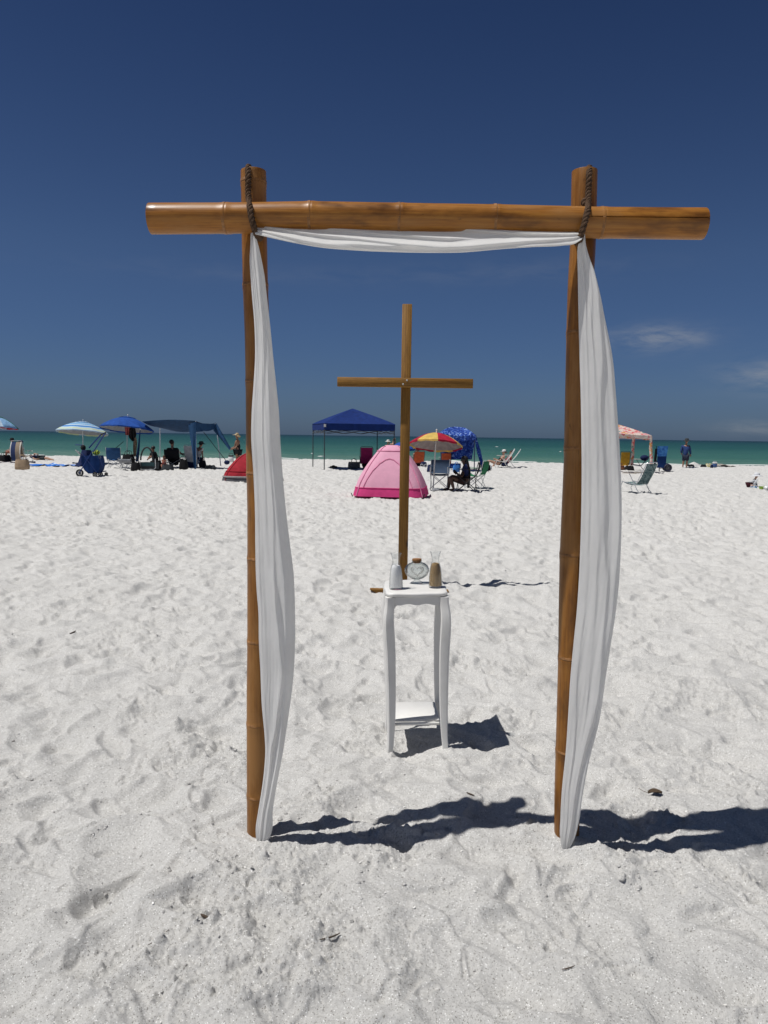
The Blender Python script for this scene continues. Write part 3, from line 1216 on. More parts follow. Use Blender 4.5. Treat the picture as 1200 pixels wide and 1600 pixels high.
MB().box((0, -.117, .1265), (.2210, .010, .014), bev=.002).build('shelf_rail', TP, table)
MB().box((0, .117, .1265), (.2210, .010, .014), bev=.002).build('shelf_rail', TP, table)


# glass: thin walled, no caustics needed
def glass_material(name='clear_glass', power=4.0, tint=(.34, .37, .38, 1), gloss=.55, core=(.985, .99, .99, 1)):
    t = NT(name)
    g = t.node('ShaderNodeBsdfGlossy')
    g.inputs['Roughness'].default_value = .03
    tr = t.node('ShaderNodeBsdfTransparent')
    tr.inputs['Color'].default_value = (.93, .955, .95, 1)
    lw = t.node('ShaderNodeLayerWeight')
    lw.inputs['Blend'].default_value = .5
    edge = t.math('POWER', lw.outputs['Facing'], power)
    t.L.new(t.mix(edge, core, tint), tr.inputs['Color'])
    f = t.math('ADD', t.math('MULTIPLY', edge, gloss), .045)
    mx = t.node('ShaderNodeMixShader')
    t.L.new(f, mx.inputs[0])
    t.L.new(tr.outputs[0], mx.inputs[1])
    t.L.new(g.outputs[0], mx.inputs[2])
    t.L.new(mx.outputs[0], t.out.inputs['Surface'])
    return t.m


GLASS = glass_material()


def fill_mat(name, c):
    t = NT(name)
    v = t.coord()
    n = t.noise(v, 700, 3, .7)
    b = t.noise(v, 40, 4)
    col = t.ramp(n, [(.3, shade(c, .7)), (.7, shade(c, 1.25))])
    col = t.mix(t.math('MULTIPLY', b, .3), col, shade(c, .75))
    t.base(col, .95, .1)
    return t.m


def on_table(px, py):
    return plane_z(px, py, TBL_H)


def carafe(px, py, label, fill, hgt, fillh):
    p = on_table(px, py)
    loc_ = TBL.inverted() @ p
    loc_.z = TBL_H + .0006
    q = TBL @ loc_
    b = thing('sand_bottle', label, 'bottle', q, 0, 'glass sand bottles on the white table')
    b.rotation_euler = table.rotation_euler
    r = .0345
    prof = [(.001, .0), (r * .9, .0), (r, .004), (r * 1.005, .012), (r * .97, .04), (r * .90, .075), (r * .78, .102), (r * .62, .122), (r * .52, .134), (r * .54, .150), (r * .68, .168), (r * .80, hgt)]
    inner = [(x - .0022, max(z, .009)) for x, z in prof[1:]][::-1] + [(.001, .009)]
    pr = []
    zs = [q[1] for q in prof]
    MB().lathe(prof + [(r * .80 - .001, hgt + .0012)] + inner, 40).build('glass_body', GLASS, b, smooth=60)
    f = [(.001, .0105)] + [(float(np.interp(z, zs[2:], [q[0] for q in prof[2:]])) - .0032, z) for z in np.linspace(.0105, fillh, 14)]
    f += [(f[-1][0] * .6, fillh + .004), (.0005, fillh + .006)]
    MB().lathe(f, 36).build('sand_fill', fill, b, smooth=50)
    return b


carafe(619, 919.5, 'open glass carafe half full of white sand at the left of the table', fill_mat('white_sand_fill', (.84, .83, .82, 1)), .180, .116)
carafe(680.5, 918.5, 'open glass carafe half full of brown sand at the right of the table', fill_mat('brown_sand_fill', (.34, .225, .105, 1)), .180, .120)
p = on_table(651.5, 911.5)
l_ = TBL.inverted() @ p
l_.z = TBL_H + .0006
jar = thing('glass_jar', 'round clear glass jar with a heart on its front and a cork lid', 'jar', TBL @ l_)
jar.rotation_euler = table.rotation_euler
prof = [(.001, 0), (.028, 0), (.030, .003), (.026, .007), (.013, .015), (.013, .020), (.030, .027), (.048, .042), (.0565, .062), (.0565, .076), (.049, .093), (.036, .104), (.024, .109), (.022, .114), (.024, .117)]
MB().lathe(prof + [(.0225, .118)] + [(x - .003, z + .002 if z < .09 else z) for x, z in prof[::-1][1:-4]] + [(.001, .026)], 44, sx=1.12, sy=.66).build('glass_body', glass_material('thick_glass', 2.2, (.10, .11, .115, 1), .6, (.93, .945, .945, 1)), jar, smooth=60)
MB().lathe([(.001, .106), (.0195, .106), (.0215, .117), (.0235, .1185), (.0240, .120), (.0240, .127), (.023, .1282), (.001, .1285)], 28, sx=1.0, sy=.72).build('cork_lid', plain('cork', (.27, .135, .06, 1), .85, .1, 0, .35, 160), jar, smooth=40)
hp = []
for k in range(48):
    a = 2 * PI * k / 48
    hp.append((16 * math.sin(a) ** 3, 13 * math.cos(a) - 5 * math.cos(2 * a) - 2 * math.cos(3 * a) - math.cos(4 * a)))
hm = MB()
rg = []
for f, y in ((.55, -.0405), (.85, -.0395), (1.0, -.036), (1.0, -.030)):
    rg.append([Vector((x * .0021 * f, y + .010 * (x / 16) ** 2, .070 + z * .0019 * f)) for x, z in hp])
hm.rings(rg, True, False, False)
ht = NT('heart_glass')
ht.base((.30, .29, .28, 1), .10, .7)
_x = ht.node('ShaderNodeBsdfTransparent')
_y = ht.node('ShaderNodeMixShader')
_l = ht.node('ShaderNodeLayerWeight')
_l.inputs['Blend'].default_value = .5
ht.L.new(ht.math('ADD', ht.math('MULTIPLY', ht.math('POWER', _l.outputs['Facing'], 1.2), 1.0), .22), _y.inputs[0])
ht.L.new(_x.outputs[0], _y.inputs[1])
ht.L.new(ht.b.outputs[0], _y.inputs[2])
ht.L.new(_y.outputs[0], ht.out.inputs['Surface'])
hm.build('heart', ht.m, jar, smooth=60)


# ================================================================== helpers for the beach behind
class F:
    """a spot on the beach: local metres, x to the right and y away, from pixel offsets at that distance"""

    def __init__(self, px, py, Y=None):
        if Y is None:
            g = plane_z(px, py)
        else:
            g = at(px, py, Y)
        self.px, self.py = px, py
        self.x, self.y = g.x, g.y
        self.z = gz(g.x, g.y) if g.y < SHORE - .5 else -.05
        d = (Vector((g.x, g.y, 0)) - Vector((0, 0, CAM_H)))
        zc = -(CAM_M.to_3x3().transposed() @ d).z
        self.s = zc / FPX
        self.g = Vector((self.x, self.y, self.z))

    def p(self, x, y, d=0.0):
        """local point seen at photo pixel (x, y), d metres further away than the spot"""
        q = at(x, y, self.y + d)
        return q - self.g

    def thing(self, name, label, cat, group=None, rz=0.0):
        return thing(name, label, cat, self.g, rz, group)


def umbrella(f, label, axis, ytop, yrim, half, parts, tilt=(0, 0), n=8, group='beach umbrellas', pole_mat=None, pole_foot=None, scallop=.05, vent=True, lining=None):
    """parts: list of materials, one per gore in turn"""
    root = f.thing('beach_umbrella', label, 'umbrella', group)
    top = f.p(axis, ytop)
    rim = f.p(axis, yrim)
    Rr = half * f.s
    H = max(.22, (top.z - rim.z) * 1.0)
    M = Matrix.Translation((top.x, 0, top.z)) @ Matrix.Rotation(R(tilt[0]), 4, 'Y') @ Matrix.Rotation(R(tilt[1]), 4, 'X')

    def surf(a, q):
        k = (a * n / (2 * PI)) % 1.0
        sag = 1 - scallop * math.sin(PI * k) ** 2 * q
        r = Rr * q * sag
        z = -H * (q ** 1.75) + .03 * H * math.sin(PI * k) * math.sin(PI * q)
        return M @ Vector((r * math.cos(a), r * math.sin(a), z))
    one = len(set(m.name for m in parts)) == 1
    body = MB()
    for g in range(n):
        m = body if one else MB()
        grid = []
        for i in range(8):
            q = .02 + .98 * i / 7
            grid.append([surf(2 * PI * (g + j / 5) / n, q) for j in range(6)])
        # valance hanging from the rim
        grid.append([p + Vector((0, 0, -.05 - .012 * math.sin(j * 2.0))) for j, p in enumerate(grid[-1])])
        m.sheet(grid, .004)
        if not one:
            m.build('canopy_panel', parts[g % len(parts)], root)
    if one:
        body.build('canopy', parts[0], root)
    if vent:
        vm = MB()
        rg = [[M @ Vector((Rr * q * math.cos(2 * PI * k / 24), Rr * q * math.sin(2 * PI * k / 24), -H * (q ** 1.75) + .035 - .01 * (k % 3 == 0))) for k in range(24)] for q in (.30, .22, .12, .03)]
        vm.rings(rg, True, False, True)
        vm.build('vent_cap', parts[0], root)
    if lining:
        lm = MB()
        lm.sheet([[surf(2 * PI * j / (n * 5), .04 + .945 * i / 7) + Vector((0, 0, -.012)) for j in range(n * 5 + 1)] for i in range(8)], .003)
        lm.build('lining', lining, root)
    pm = pole_mat or plain('pole_white', (.62, .62, .60, 1), .4, .4)
    foot = Vector((0, 0, -.3)) if pole_foot is None else f.p(*pole_foot) + Vector((0, 0, -.25))
    MB().tube([M @ Vector((0, 0, .10)), M @ Vector((0, 0, -.25)), foot], .019, 8).build('pole', pm, root)
    MB().ball(M @ Vector((0, 0, .10)), .028, 8, 6).build('finial', pm, root)
    rm = plain('rib_metal', (.35, .35, .36, 1), .4, .4, .6)
    for g in range(n):
        a = 2 * PI * g / n
        m = MB()
        m.tube([surf(a, q) + Vector((0, 0, -.014)) for q in (.03, .3, .6, 1.0)], .006, 5)
        m.tube([M @ Vector((0, 0, -H * .9)), surf(a, .5) + Vector((0, 0, -.02))], .005, 5)
        m.build('rib', rm, root)
    return root


def strip(a, b, w, axis=(1, 0, 0), sag=0.0, n=8, th=.006, k=4, bow=(0, 0, 0)):
    """cloth between two edges, w wide along axis"""
    a, b, ax, bow = Vector(a), Vector(b), Vector(axis).normalized(), Vector(bow)
    g = []
    for i in range(n + 1):
        t = i / n
        c = a.lerp(b, t) + Vector((0, 0, -sag * 4 * t * (1 - t))) + bow * (4 * t * (1 - t))
        g.append([c + ax * (w * (q / k - .5)) + Vector((0, 0, -.25 * abs(sag) * math.sin(PI * q / k))) for q in range(k + 1)])
    return MB().sheet(g, th)


METAL = plain('chair_metal', (.60, .61, .62, 1), .3, .5, .7)
DARKM = plain('dark_metal', (.035, .035, .04, 1), .45, .4, .3)
WHITE_M = plain('white_tube', (.72, .72, .70, 1), .4, .4)


def beach_chair(f, label, fab, rz, frame=METAL, back=.62, seat_h=.27, w=.52, lean=.28, group='beach chairs', arm_mat=None, off=(0, 0, 0), back_mat=None):
    """low folding beach chair; its sitter looks along +y of the chair"""
    root = thing('beach_chair', label, 'chair', f.g + Vector(off), rz, group)
    hw = w / 2
    MB_ = strip((0, .24, seat_h), (0, -.22, seat_h - .07), w - .05, sag=.03)
    MB_.build('seat', fab, root)
    bt = Vector((0, -.22 - lean, seat_h - .05 + back))
    b = strip((0, -.22, seat_h - .05), bt, w - .05, n=10, bow=(0, -.03, -.01))
    b.build('backrest', back_mat or fab, root)
    for s in (-1, 1):
        MB().tube([(s * hw, .26, seat_h + .01), (s * hw, -.22, seat_h - .06), (s * hw, -.22 - lean * .97, seat_h - .05 + back * .97), (s * (hw - .06), -.22 - lean * 1.02, seat_h - .02 + back * 1.02)], .013, 7).build('side_frame', frame, root)
        MB().tube([(s * hw, .24, seat_h), (s * hw, .34, .10), (s * hw, .28, 0), (s * hw * .2, .27, -.01)], .012, 7).build('leg', frame, root)
        MB().tube([(s * hw, .02, seat_h + .25), (s * (hw + .005), -.28, .06), (s * hw, -.36, 0), (s * hw * .2, -.37, -.01)], .012, 7).build('leg', frame, root)
        MB().box((s * (hw + .01), .02, seat_h + .265), (.055, .46, .022), bev=.008).build('armrest', arm_mat or plain('arm_grey', (.33, .32, .30, 1), .5, .3), root)
    MB().tube([(-hw + .06, -.22 - lean * 1.02, seat_h - .02 + back * 1.02), (hw - .06, -.22 - lean * 1.02, seat_h - .02 + back * 1.02)], .013, 7).build('top_bar', frame, root)
    return root


def camp_chair(f, label, fab, rz, frame=DARKM, off=(0, 0, 0), seat_h=.42, w=.54, group='folding camp chairs', scale=1.0, back=.46):
    root = thing('camp_chair', label, 'chair', f.g + Vector(off), rz, group)
    root.scale = (scale,) * 3
    hw = w / 2
    strip((0, .24, seat_h + .02), (0, -.22, seat_h - .02), w, sag=.05).build('seat', fab, root)
    strip((0, -.24, seat_h), (0, -.34, seat_h + back), w + .03, n=8, bow=(0, -.05, 0)).build('backrest', fab, root)
    for s in (-1, 1):
        MB().tube([(s * hw, .24, seat_h + .04), (s * hw * .9, -.26, 0)], .011, 6).build('leg', frame, root)
        MB().tube([(s * hw, -.24, seat_h), (s * hw * .9, .26, 0)], .011, 6).build('leg', frame, root)
        MB().tube([(s * hw, .24, seat_h + .02), (-s * hw, .26, .02)], .009, 6).build('cross_brace', frame, root)
        MB().tube([(s * hw, -.25, seat_h), (-s * hw, -.27, .02)], .009, 6).build('cross_brace', frame, root)
        MB().tube([(s * (hw + .015), -.24, seat_h - .02), (s * (hw + .02), -.35, seat_h + back + .02)], .012, 6).build('back_post', frame, root)
        strip((s * hw, .26, seat_h + .22), (s * hw, -.28, seat_h + .22), .06, n=5, sag=.02).build('armrest', fab, root)
        MB().tube([(s * hw, .24, seat_h + .02), (s * hw, .26, seat_h + .22)], .010, 6).build('arm_post', frame, root)
    return root


# ------------------------------------------------------------------ people
def skin_mesh(verts, edges, radii, sub=2):
    me = bpy.data.meshes.new('body_source')
    me.from_pydata([tuple(v) for v in verts], edges, [])
    o = bpy.data.objects.new('body_source', me)
    COL.objects.link(o)
    sk = o.modifiers.new('skin', 'SKIN')
    sk.branch_smoothing = .4
    for i, r in enumerate(radii):
        d = me.skin_vertices[0].data[i]
        d.radius = (r, r) if not hasattr(r, '__len__') else r
        d.use_root = (i == 0)
    su = o.modifiers.new('sub', 'SUBSURF')
    su.levels = sub
    su.render_levels = sub
    dg = bpy.context.evaluated_depsgraph_get()
    dg.update()
    ev = o.evaluated_get(dg)
    m2 = ev.to_mesh()
    vs = [v.co.copy() for v in m2.vertices]
    fs = [tuple(p.vertices) for p in m2.polygons]
    ev.to_mesh_clear()
    bpy.data.objects.remove(o)
    bpy.data.meshes.remove(me)
    return vs, fs


SKIN = {'fair': (.46, .27, .19, 1), 'tan': (.30, .155, .095, 1), 'dark': (.085, .045, .03, 1), 'red': (.36, .15, .10, 1)}
HAIR = {'black': (.012, .010, .010, 1), 'brown': (.06, .032, .018, 1), 'blonde': (.40, .29, .15, 1)}


def person(f, label, J, face, skin='fair', wear=(), hair='brown', hair_len=0.0, hat=None, k=1.0, group='people on the beach', female=False, look=None, hk=1.0):
    """J: joint -> (pixel x, pixel y, metres further away). face: heading in degrees, 0 = away from the camera, 90 = to the left"""
    root = f.thing('person', label, 'person', group)
    P = {a: f.p(*b) for a, b in J.items()}
    h = R(face)
    fw = Vector((-math.sin(h), math.cos(h), 0))
    side = Vector((math.cos(h), math.sin(h), 0))        # to the person's right
    up = (P['chest'] - P['pelvis']).normalized()
    sw, hw = (.165 if female else .185) * k, .085 * k
    V, E, Rd = [], [], []
    idx = {}

    def add(nm, p, r, parent=None):
        idx[nm] = len(V)
        V.append(Vector(p))
        Rd.append(r if hasattr(r, '__len__') else r * k)
        if parent is not None:
            E.append((idx[parent], idx[nm]))
    add('pelvis', P['pelvis'], .125)
    add('waist', P['pelvis'].lerp(P['chest'], .45), .105 if female else .12, 'pelvis')
    add('chest', P['chest'], .125 if female else .14, 'waist')
    nk = P['chest'] + (P['head'] - P['chest']) * .48
    add('neck', nk, .054, 'chest')
    hd = (P['head'] - nk).normalized()
    add('jaw', P['head'] - hd * .055 * k + fw * .018 * k, .066, 'neck')
    add('head', P['head'] + hd * .02 * k, .088, 'jaw')
    add('crown', P['head'] + hd * .085 * k - fw * .01 * k, .062, 'head')
    for s, nm in ((-1, 'L'), (1, 'R')):
        sh = P['chest'] + up * .10 * k + side * s * sw
        add('sh' + nm, sh, .062, 'chest')
        if 'elb' + nm in P:
            e, hn = P['elb' + nm], P['hand' + nm]
        else:
            e, hn = sh + up * -.28 * k + side * s * .05 * k - fw * .02, sh + up * -.50 * k + fw * .10 * k + side * s * .06 * k
        add('up' + nm, sh.lerp(e, .5), .046, 'sh' + nm)
        add('elb' + nm, e, .038, 'up' + nm)
        add('fore' + nm, e.lerp(hn, .45), .036, 'elb' + nm)
        wr = e.lerp(hn, .82)
        add('wrist' + nm, wr, .026, 'fore' + nm)
        add('palm' + nm, hn, .034, 'wrist' + nm)
        hp_ = P['pelvis'] + side * s * hw - up * .04
        add('hip' + nm, hp_, .098, 'pelvis')
        if 'knee' + nm in P:
            kn, an = P['knee' + nm], P['ankle' + nm]
            add('thigh' + nm, hp_.lerp(kn, .5), .080, 'hip' + nm)
            add('knee' + nm, kn, .056, 'thigh' + nm)
            add('calf' + nm, kn.lerp(an, .35), .056, 'knee' + nm)
            add('ankle' + nm, an, .036, 'calf' + nm)
            ff = J.get('toe', None)
            tdir = fw if ff is None else Vector(ff).normalized() if len(ff) == 3 and max(abs(q) for q in ff) <= 1 else fw
            add('toe' + nm, an + tdir * .16 * k + Vector((0, 0, -.035 * k)), .032, 'ankle' + nm)
    vs, fs = skin_mesh(V, E, Rd)
    body = MB().add(vs, fs)
    # fingers and thumb, nose and ears belong to the body's own mesh
    for s, nm in ((-1, 'L'), (1, 'R')):
        hn, wr = V[idx['palm' + nm]], V[idx['wrist' + nm]]
        d = (hn - wr).normalized()
        sd_ = d.cross(up if abs(d.dot(up)) < .9 else fw).normalized()
        nn = d.cross(sd_).normalized()
        for q, ln in enumerate((.066, .078, .074, .058)):
            b0 = hn + sd_ * (q - 1.5) * .018 * k
            body.tube([b0, b0 + d * ln * .6 * k, b0 + d * ln * .95 * k + nn * .022 * k], [.010 * k, .009 * k, .007 * k], 6)
        tb = wr.lerp(hn, .35) + sd_ * -.026 * k
        body.tube([tb, tb + (d * .7 - sd_).normalized() * .04 * k, tb + (d * 1.2 - sd_ * .8).normalized() * .07 * k], [.012 * k, .011 * k, .008 * k], 6)
    hc = P['head']
    lk = fw if look is None else Vector(look).normalized()
    ls = Vector((lk.y, -lk.x, 0)).normalized()
    body.tube([hc + lk * .075 * k + hd * .018 * k, hc + lk * .098 * k - hd * .012 * k, hc + lk * .085 * k - hd * .026 * k], [.008 * k, .013 * k, .009 * k], 6)
    for s in (-1, 1):
        body.ball(hc + ls * s * .086 * k - lk * .005, (.016 * k, .020 * k, .030 * k), 6, 5)
    sm = skin_mat('skin_' + skin, SKIN[skin])
    body.build('body', sm, root, smooth=180)
    em = plain('eye_dark', (.03, .025, .02, 1), .3, .5)
    for s in (-1, 1):
        MB().ball(hc + lk * .082 * k + ls * s * .032 * k + hd * .012 * k, .011 * k, 6, 5).build('eye', em, root)
    MB().ball(hc + lk * .082 * k - hd * .048 * k, (.022 * k, .018 * k, .007 * k), 6, 5).build('mouth', plain('lip', (.25, .09, .07, 1), .5, .3), root)
    # clothes: a second skin over chosen bones
    segs = {'torso': [('pelvis', 'waist'), ('waist', 'chest')], 'shoulders': [('chest', 'shL'), ('chest', 'shR')],
            'sleeves': [('shL', 'upL'), ('shR', 'upR')], 'long_sleeves': [('upL', 'elbL'), ('elbL', 'foreL'), ('foreL', 'wristL'), ('upR', 'elbR'), ('elbR', 'foreR'), ('foreR', 'wristR')],
            'seat': [('pelvis', 'hipL'), ('pelvis', 'hipR')], 'thighs': [('hipL', 'thighL'), ('hipR', 'thighR')],
            'knees': [('thighL', 'kneeL'), ('thighR', 'kneeR')], 'shins': [('kneeL', 'calfL'), ('kneeR', 'calfR'), ('calfL', 'ankleL'), ('calfR', 'ankleR')]}
    for nm, mat, bones in wear:
        ed = []
        for bn_ in bones:
            ed += [e for e in segs[bn_] if e[0] in idx and e[1] in idx]
        used = []
        for a, b in ed:
            for q in (a, b):
                if q not in used:
                    used.append(q)
        vs, fs = skin_mesh([V[idx[q]] for q in used], [(used.index(a), used.index(b)) for a, b in ed], [Rd[idx[q]] * 1.16 + .022 * k for q in used])
        MB().add(vs, fs).build(nm, mat, root, smooth=180)
    if hair:
        hm_ = plain('hair_' + hair, HAIR[hair], .55, .4, 0, .4, 30)
        m = MB()
        rot = Matrix.Rotation(h, 3, 'Z')
        m.ball(hc + hd * .042 * k - lk * .020 * k, (.098 * k, .098 * k, .092 * k), 14, 9, rot)
        if hair_len > 0:
            b0 = hc - lk * .06 * k
            dn = Vector((0, 0, -1))
            rg = []
            for i in range(9):
                t = i / 8
                c = b0 + dn * hair_len * t - lk * (.03 * math.sin(PI * t * .8) + .05 * t) * k
                wv = (.085 + .045 * math.sin(PI * min(1, t * 1.1)) - .03 * t) * k
                rg.append([c + side * math.cos(2 * PI * q / 14) * wv * (1 + .06 * math.sin(q * 5 + i)) + lk * math.sin(2 * PI * q / 14) * wv * .6 for q in range(14)])
            m.rings(rg)
        m.build('hair', hm_, root, smooth=60)
    if hat:
        kind, mat = hat
        rot = Matrix.Rotation(h, 3, 'Z')
        t_ = Matrix.Translation(hc + hd * .055 * k)
        m = MB()
        k = k * hk
        if kind == 'brim':
            pr = [(.20, -.022), (.195, -.006), (.125, .012), (.108, .02), (.106, .06), (.092, .098), (.05, .112), (.002, .114)]
            m.lathe([(r * k, z * k) for r, z in pr], 20, hc + hd * .040 * k)
        elif kind == 'cap':
            pr = [(.104, -.012), (.107, .01), (.104, .05), (.085, .085), (.045, .102), (.002, .105)]
            m.lathe([(r * k, z * k) for r, z in pr], 18, hc + hd * .040 * k)
            g = [[hc + hd * .035 * k + lk * (.09 + .10 * i / 4) * k + ls * (j - 3) / 3 * .075 * k * math.sqrt(max(.05, 1 - (i / 4.6) ** 2)) - hd * (.012 * i / 4) * k for j in range(7)] for i in range(5)]
            m.sheet(g, .006, normal=(0, 0, 1))
        elif kind == 'visor':
            g = [[hc + hd * .045 * k + (lk * math.cos(a) + ls * math.sin(a)) * (.10 + .13 * i / 4 * max(0.1, math.cos(a * .55))) * k - hd * .02 * i / 4 * k for a in np.linspace(-1.9, 1.9, 15)] for i in range(5)]
            m.sheet(g, .006, normal=(0, 0, 1))
            m.lathe([(.098 * k, -.015 * k), (.103 * k, 0), (.101 * k, .03 * k), (.094 * k, .032 * k)], 18, hc + hd * .050 * k)
        m.build('hat', mat, root, smooth=60)
    return root


# ================================================================== BEACH BEHIND, from left to right
BLUE = fabric('blue_cloth', (.020, .085, .36, 1))
DBLUE = fabric('cart_cloth', (.012, .045, .17, 1))
NAVY = fabric('navy_cloth', (.016, .026, .085, 1))
ROYAL = fabric('royal_canopy', (.008, .028, .15, 1), .10)
SKYB = fabric('sky_blue_cloth', (.06, .22, .60, 1))
BLACK = fabric('black_cloth', (.014, .014, .016, 1), 0)
CHAR = fabric('charcoal_cloth', (.045, .050, .055, 1), 0)
REDC = fabric('red_cloth', (.42, .030, .045, 1))
CRIM = fabric('crimson_canopy', (.44, .018, .050, 1), .2)
YELC = fabric('yellow_cloth', (.78, .55, .10, 1), .2)
PINK = fabric('pink_cloth', (.86, .46, .60, 1), .28, vary=.05)
HOT = fabric('hot_pink_cloth', (.62, .055, .21, 1), .12, vary=.12)
MAG = fabric('magenta_cloth', (.36, .020, .12, 1))
TEAL = fabric('teal_sail', (.035, .10, .22, 1), .30)
WHITEC = fabric('white_cloth', (.70, .70, .69, 1), .15)
GREYC = fabric('grey_cloth', (.30, .31, .33, 1), .1)
TAN = fabric('tan_cloth', (.40, .29, .19, 1), 0)
GREEN = fabric('green_cloth', (.02, .24, .14, 1))
SLATE = fabric('slate_cloth', (.060, .095, .16, 1), .08)
ORNG = fabric('orange_cloth', (.55, .11, .04, 1))
LGREEN = fabric('leaf_green_cloth', (.03, .20, .09, 1))


def pattern(name, cols, scale, c2=None, translucent=.15, which='noise'):
    t = NT(name)
    v = t.coord()
    if which == 'noise':
        n = t.noise(v, scale, 4, .6, 1.2)
        c = t.ramp(n, cols, 'CONSTANT' if len(cols) > 3 else 'LINEAR')
    else:
        k = t.node('ShaderNodeTexVoronoi', feature='F1')
        t.L.new(v, k.inputs['Vector'])
        k.inputs['Scale'].default_value = scale
        sp = t.node('ShaderNodeSeparateColor')
        t.L.new(k.outputs['Color'], sp.inputs[0])
        c = t.ramp(sp.outputs[0], cols, 'CONSTANT')
        n = t.noise(v, scale * 1.5, 3)
        c = t.mix(t.ramp(n, [(.52, (0, 0, 0, 1)), (.57, (1, 1, 1, 1))]), c, c2)
    t.base(c, .85, .2)
    tr = t.node('ShaderNodeBsdfTranslucent')
    t.L.new(c, tr.inputs['Color'])
    mx = t.node('ShaderNodeMixShader')
    mx.inputs[0].default_value = translucent
    t.L.new(t.b.outputs[0], mx.inputs[1])
    t.L.new(tr.outputs[0], mx.inputs[2])
    t.L.new(mx.outputs[0], t.out.inputs['Surface'])
    return t.m


def stripes(name, cols, scale, axis=0):
    t = NT(name)
    tc = t.node('ShaderNodeTexCoord')
    sp = t.node('ShaderNodeSeparateXYZ')
    t.L.new(tc.outputs['Object'], sp.inputs[0])
    f = t.math('FRACT', t.math('MULTIPLY', sp.outputs[axis], scale))
    t.base(t.ramp(f, cols, 'CONSTANT'), .85, .2)
    return t.m


def radial(name, cols, radius, cx=0.0):
    t = NT(name)
    tc = t.node('ShaderNodeTexCoord')
    mp = t.node('ShaderNodeMapping')
    mp.inputs['Location'].default_value = (-cx, 0, 0)
    t.L.new(tc.outputs['Object'], mp.inputs[0])
    sp = t.node('ShaderNodeSeparateXYZ')
    t.L.new(mp.outputs[0], sp.inputs[0])
    r = t.math('SQRT', t.math('ADD', t.math('MULTIPLY', sp.outputs[0], sp.outputs[0]), t.math('MULTIPLY', sp.outputs[1], sp.outputs[1])))
    c = t.ramp(t.math('DIVIDE', r, radius), cols, 'CONSTANT')
    t.base(c, .8, .2)
    tr = t.node('ShaderNodeBsdfTranslucent')
    t.L.new(c, tr.inputs['Color'])
    mx = t.node('ShaderNodeMixShader')
    mx.inputs[0].default_value = .2
    t.L.new(t.b.outputs[0], mx.inputs[1])
    t.L.new(tr.outputs[0], mx.inputs[2])
    t.L.new(mx.outputs[0], t.out.inputs['Surface'])
    return t.m


def bag(f, name, label, cat, w, d, h, mat, top=.8, handles=True, hmat=None, lump=0.0, off=(0, 0, 0), rz=0.0, group=None):
    """soft bag: rounded sides that lean in, open rim and two handles"""
    root = thing(name, label, cat, f.g + Vector(off), rz, group)
    rg = []
    for i, t in enumerate((0, .06, .35, .7, .95, 1.0)):
        k = (1 - .06 * (t == 0)) * (1 + .10 * math.sin(PI * t)) * (1 - (1 - top) * t)
        ring = []
        for q in range(20):
            a = 2 * PI * q / 20
            r = (abs(math.cos(a)) ** 4 + abs(math.sin(a)) ** 4) ** -.25
            ring.append(Vector((w / 2 * k * r * math.cos(a), d / 2 * k * r * math.sin(a), h * t + lump * math.sin(q * 2.1 + i * 1.7) * h * .2)))
        rg.append(ring)
    rg.append([Vector((p.x * .85, p.y * .8, h * .88)) for p in rg[-1]])
    m = MB().rings(rg)
    m.build('bag_body', mat, root, smooth=60)
    if handles:
        for s in (-1, 1):
            MB().tube([(-w * .22, s * d * .36, h * .93), (-w * .18, s * d * .36, h * 1.35), (0, s * d * .34, h * 1.5), (w * .18, s * d * .36, h * 1.35), (w * .22, s * d * .36, h * .93)], .012, 6).build('handle', hmat or mat, root)
    return root


# 1 rainbow umbrella at the left edge
f = F(-14, 722)
umbrella(f, 'green, red and pale blue striped umbrella at the far left, half out of sight', -6, 651, 667, 33,
         [fabric('umb_green', (.02, .16, .08, 1), .2), REDC, fabric('umb_pale', (.50, .62, .74, 1), .2), fabric('umb_blue', (.26, .46, .70, 1), .2)], tilt=(2, -4), lining=REDC)
# 2 sitter and chair
f = F(19, 717)
person(f, 'person in a dark cap and dark red swimwear sitting sideways left of the striped chair', dict(head=(19, 688, 0), chest=(21.5, 698, 0), pelvis=(23, 709, 0), kneeL=(11, 705.5, .12), kneeR=(11, 706, -.12), ankleL=(8.5, 715.5, .14), ankleR=(7.5, 716, -.14), elbL=(15, 703, .2), handL=(9, 704.5, .12), elbR=(16, 704, -.2), handR=(10, 706, -.1)),
       90, 'red', [('swimsuit', fabric('maroon_cloth', (.11, .018, .018, 1), 0), ['torso', 'seat'])], 'black', 0, ('cap', BLACK))
beach_chair(f, 'plain low beach chair under the person in dark red', CHAR, R(90), back=.42, seat_h=.25, off=((23 - 19) * f.s, 0, 0), lean=.2)
# 3 striped chair
f = F(36, 720)
ST = stripes('towel_stripes', [(0, (.33, .27, .20, 1)), (.28, (.62, .60, .55, 1)), (.36, (.045, .085, .22, 1)), (.62, (.62, .62, .60, 1)), (.70, (.03, .05, .13, 1)), (1, (.03, .05, .13, 1))], 1.15)
r_ = beach_chair(f, 'beach chair with a blue, white and tan striped towel over its back', ST, R(-12), back=.78, seat_h=.30, w=.66, lean=.22)
strip((0, -.50, .02), (0, -.46, 1.0), .62, n=10, bow=(0, -.10, 0)).build('towel', ST, r_)
MB().ball((.17, -.34, 1.02), (.13, .10, .09), 10, 7).build('head_pillow', NAVY, r_)
# 4 straw tote
f = F(35, 734)
bag(f, 'tote_bag', 'tan straw tote bag standing on the sand by the striped chair', 'bag', .54, .26, .40, TAN, .86)
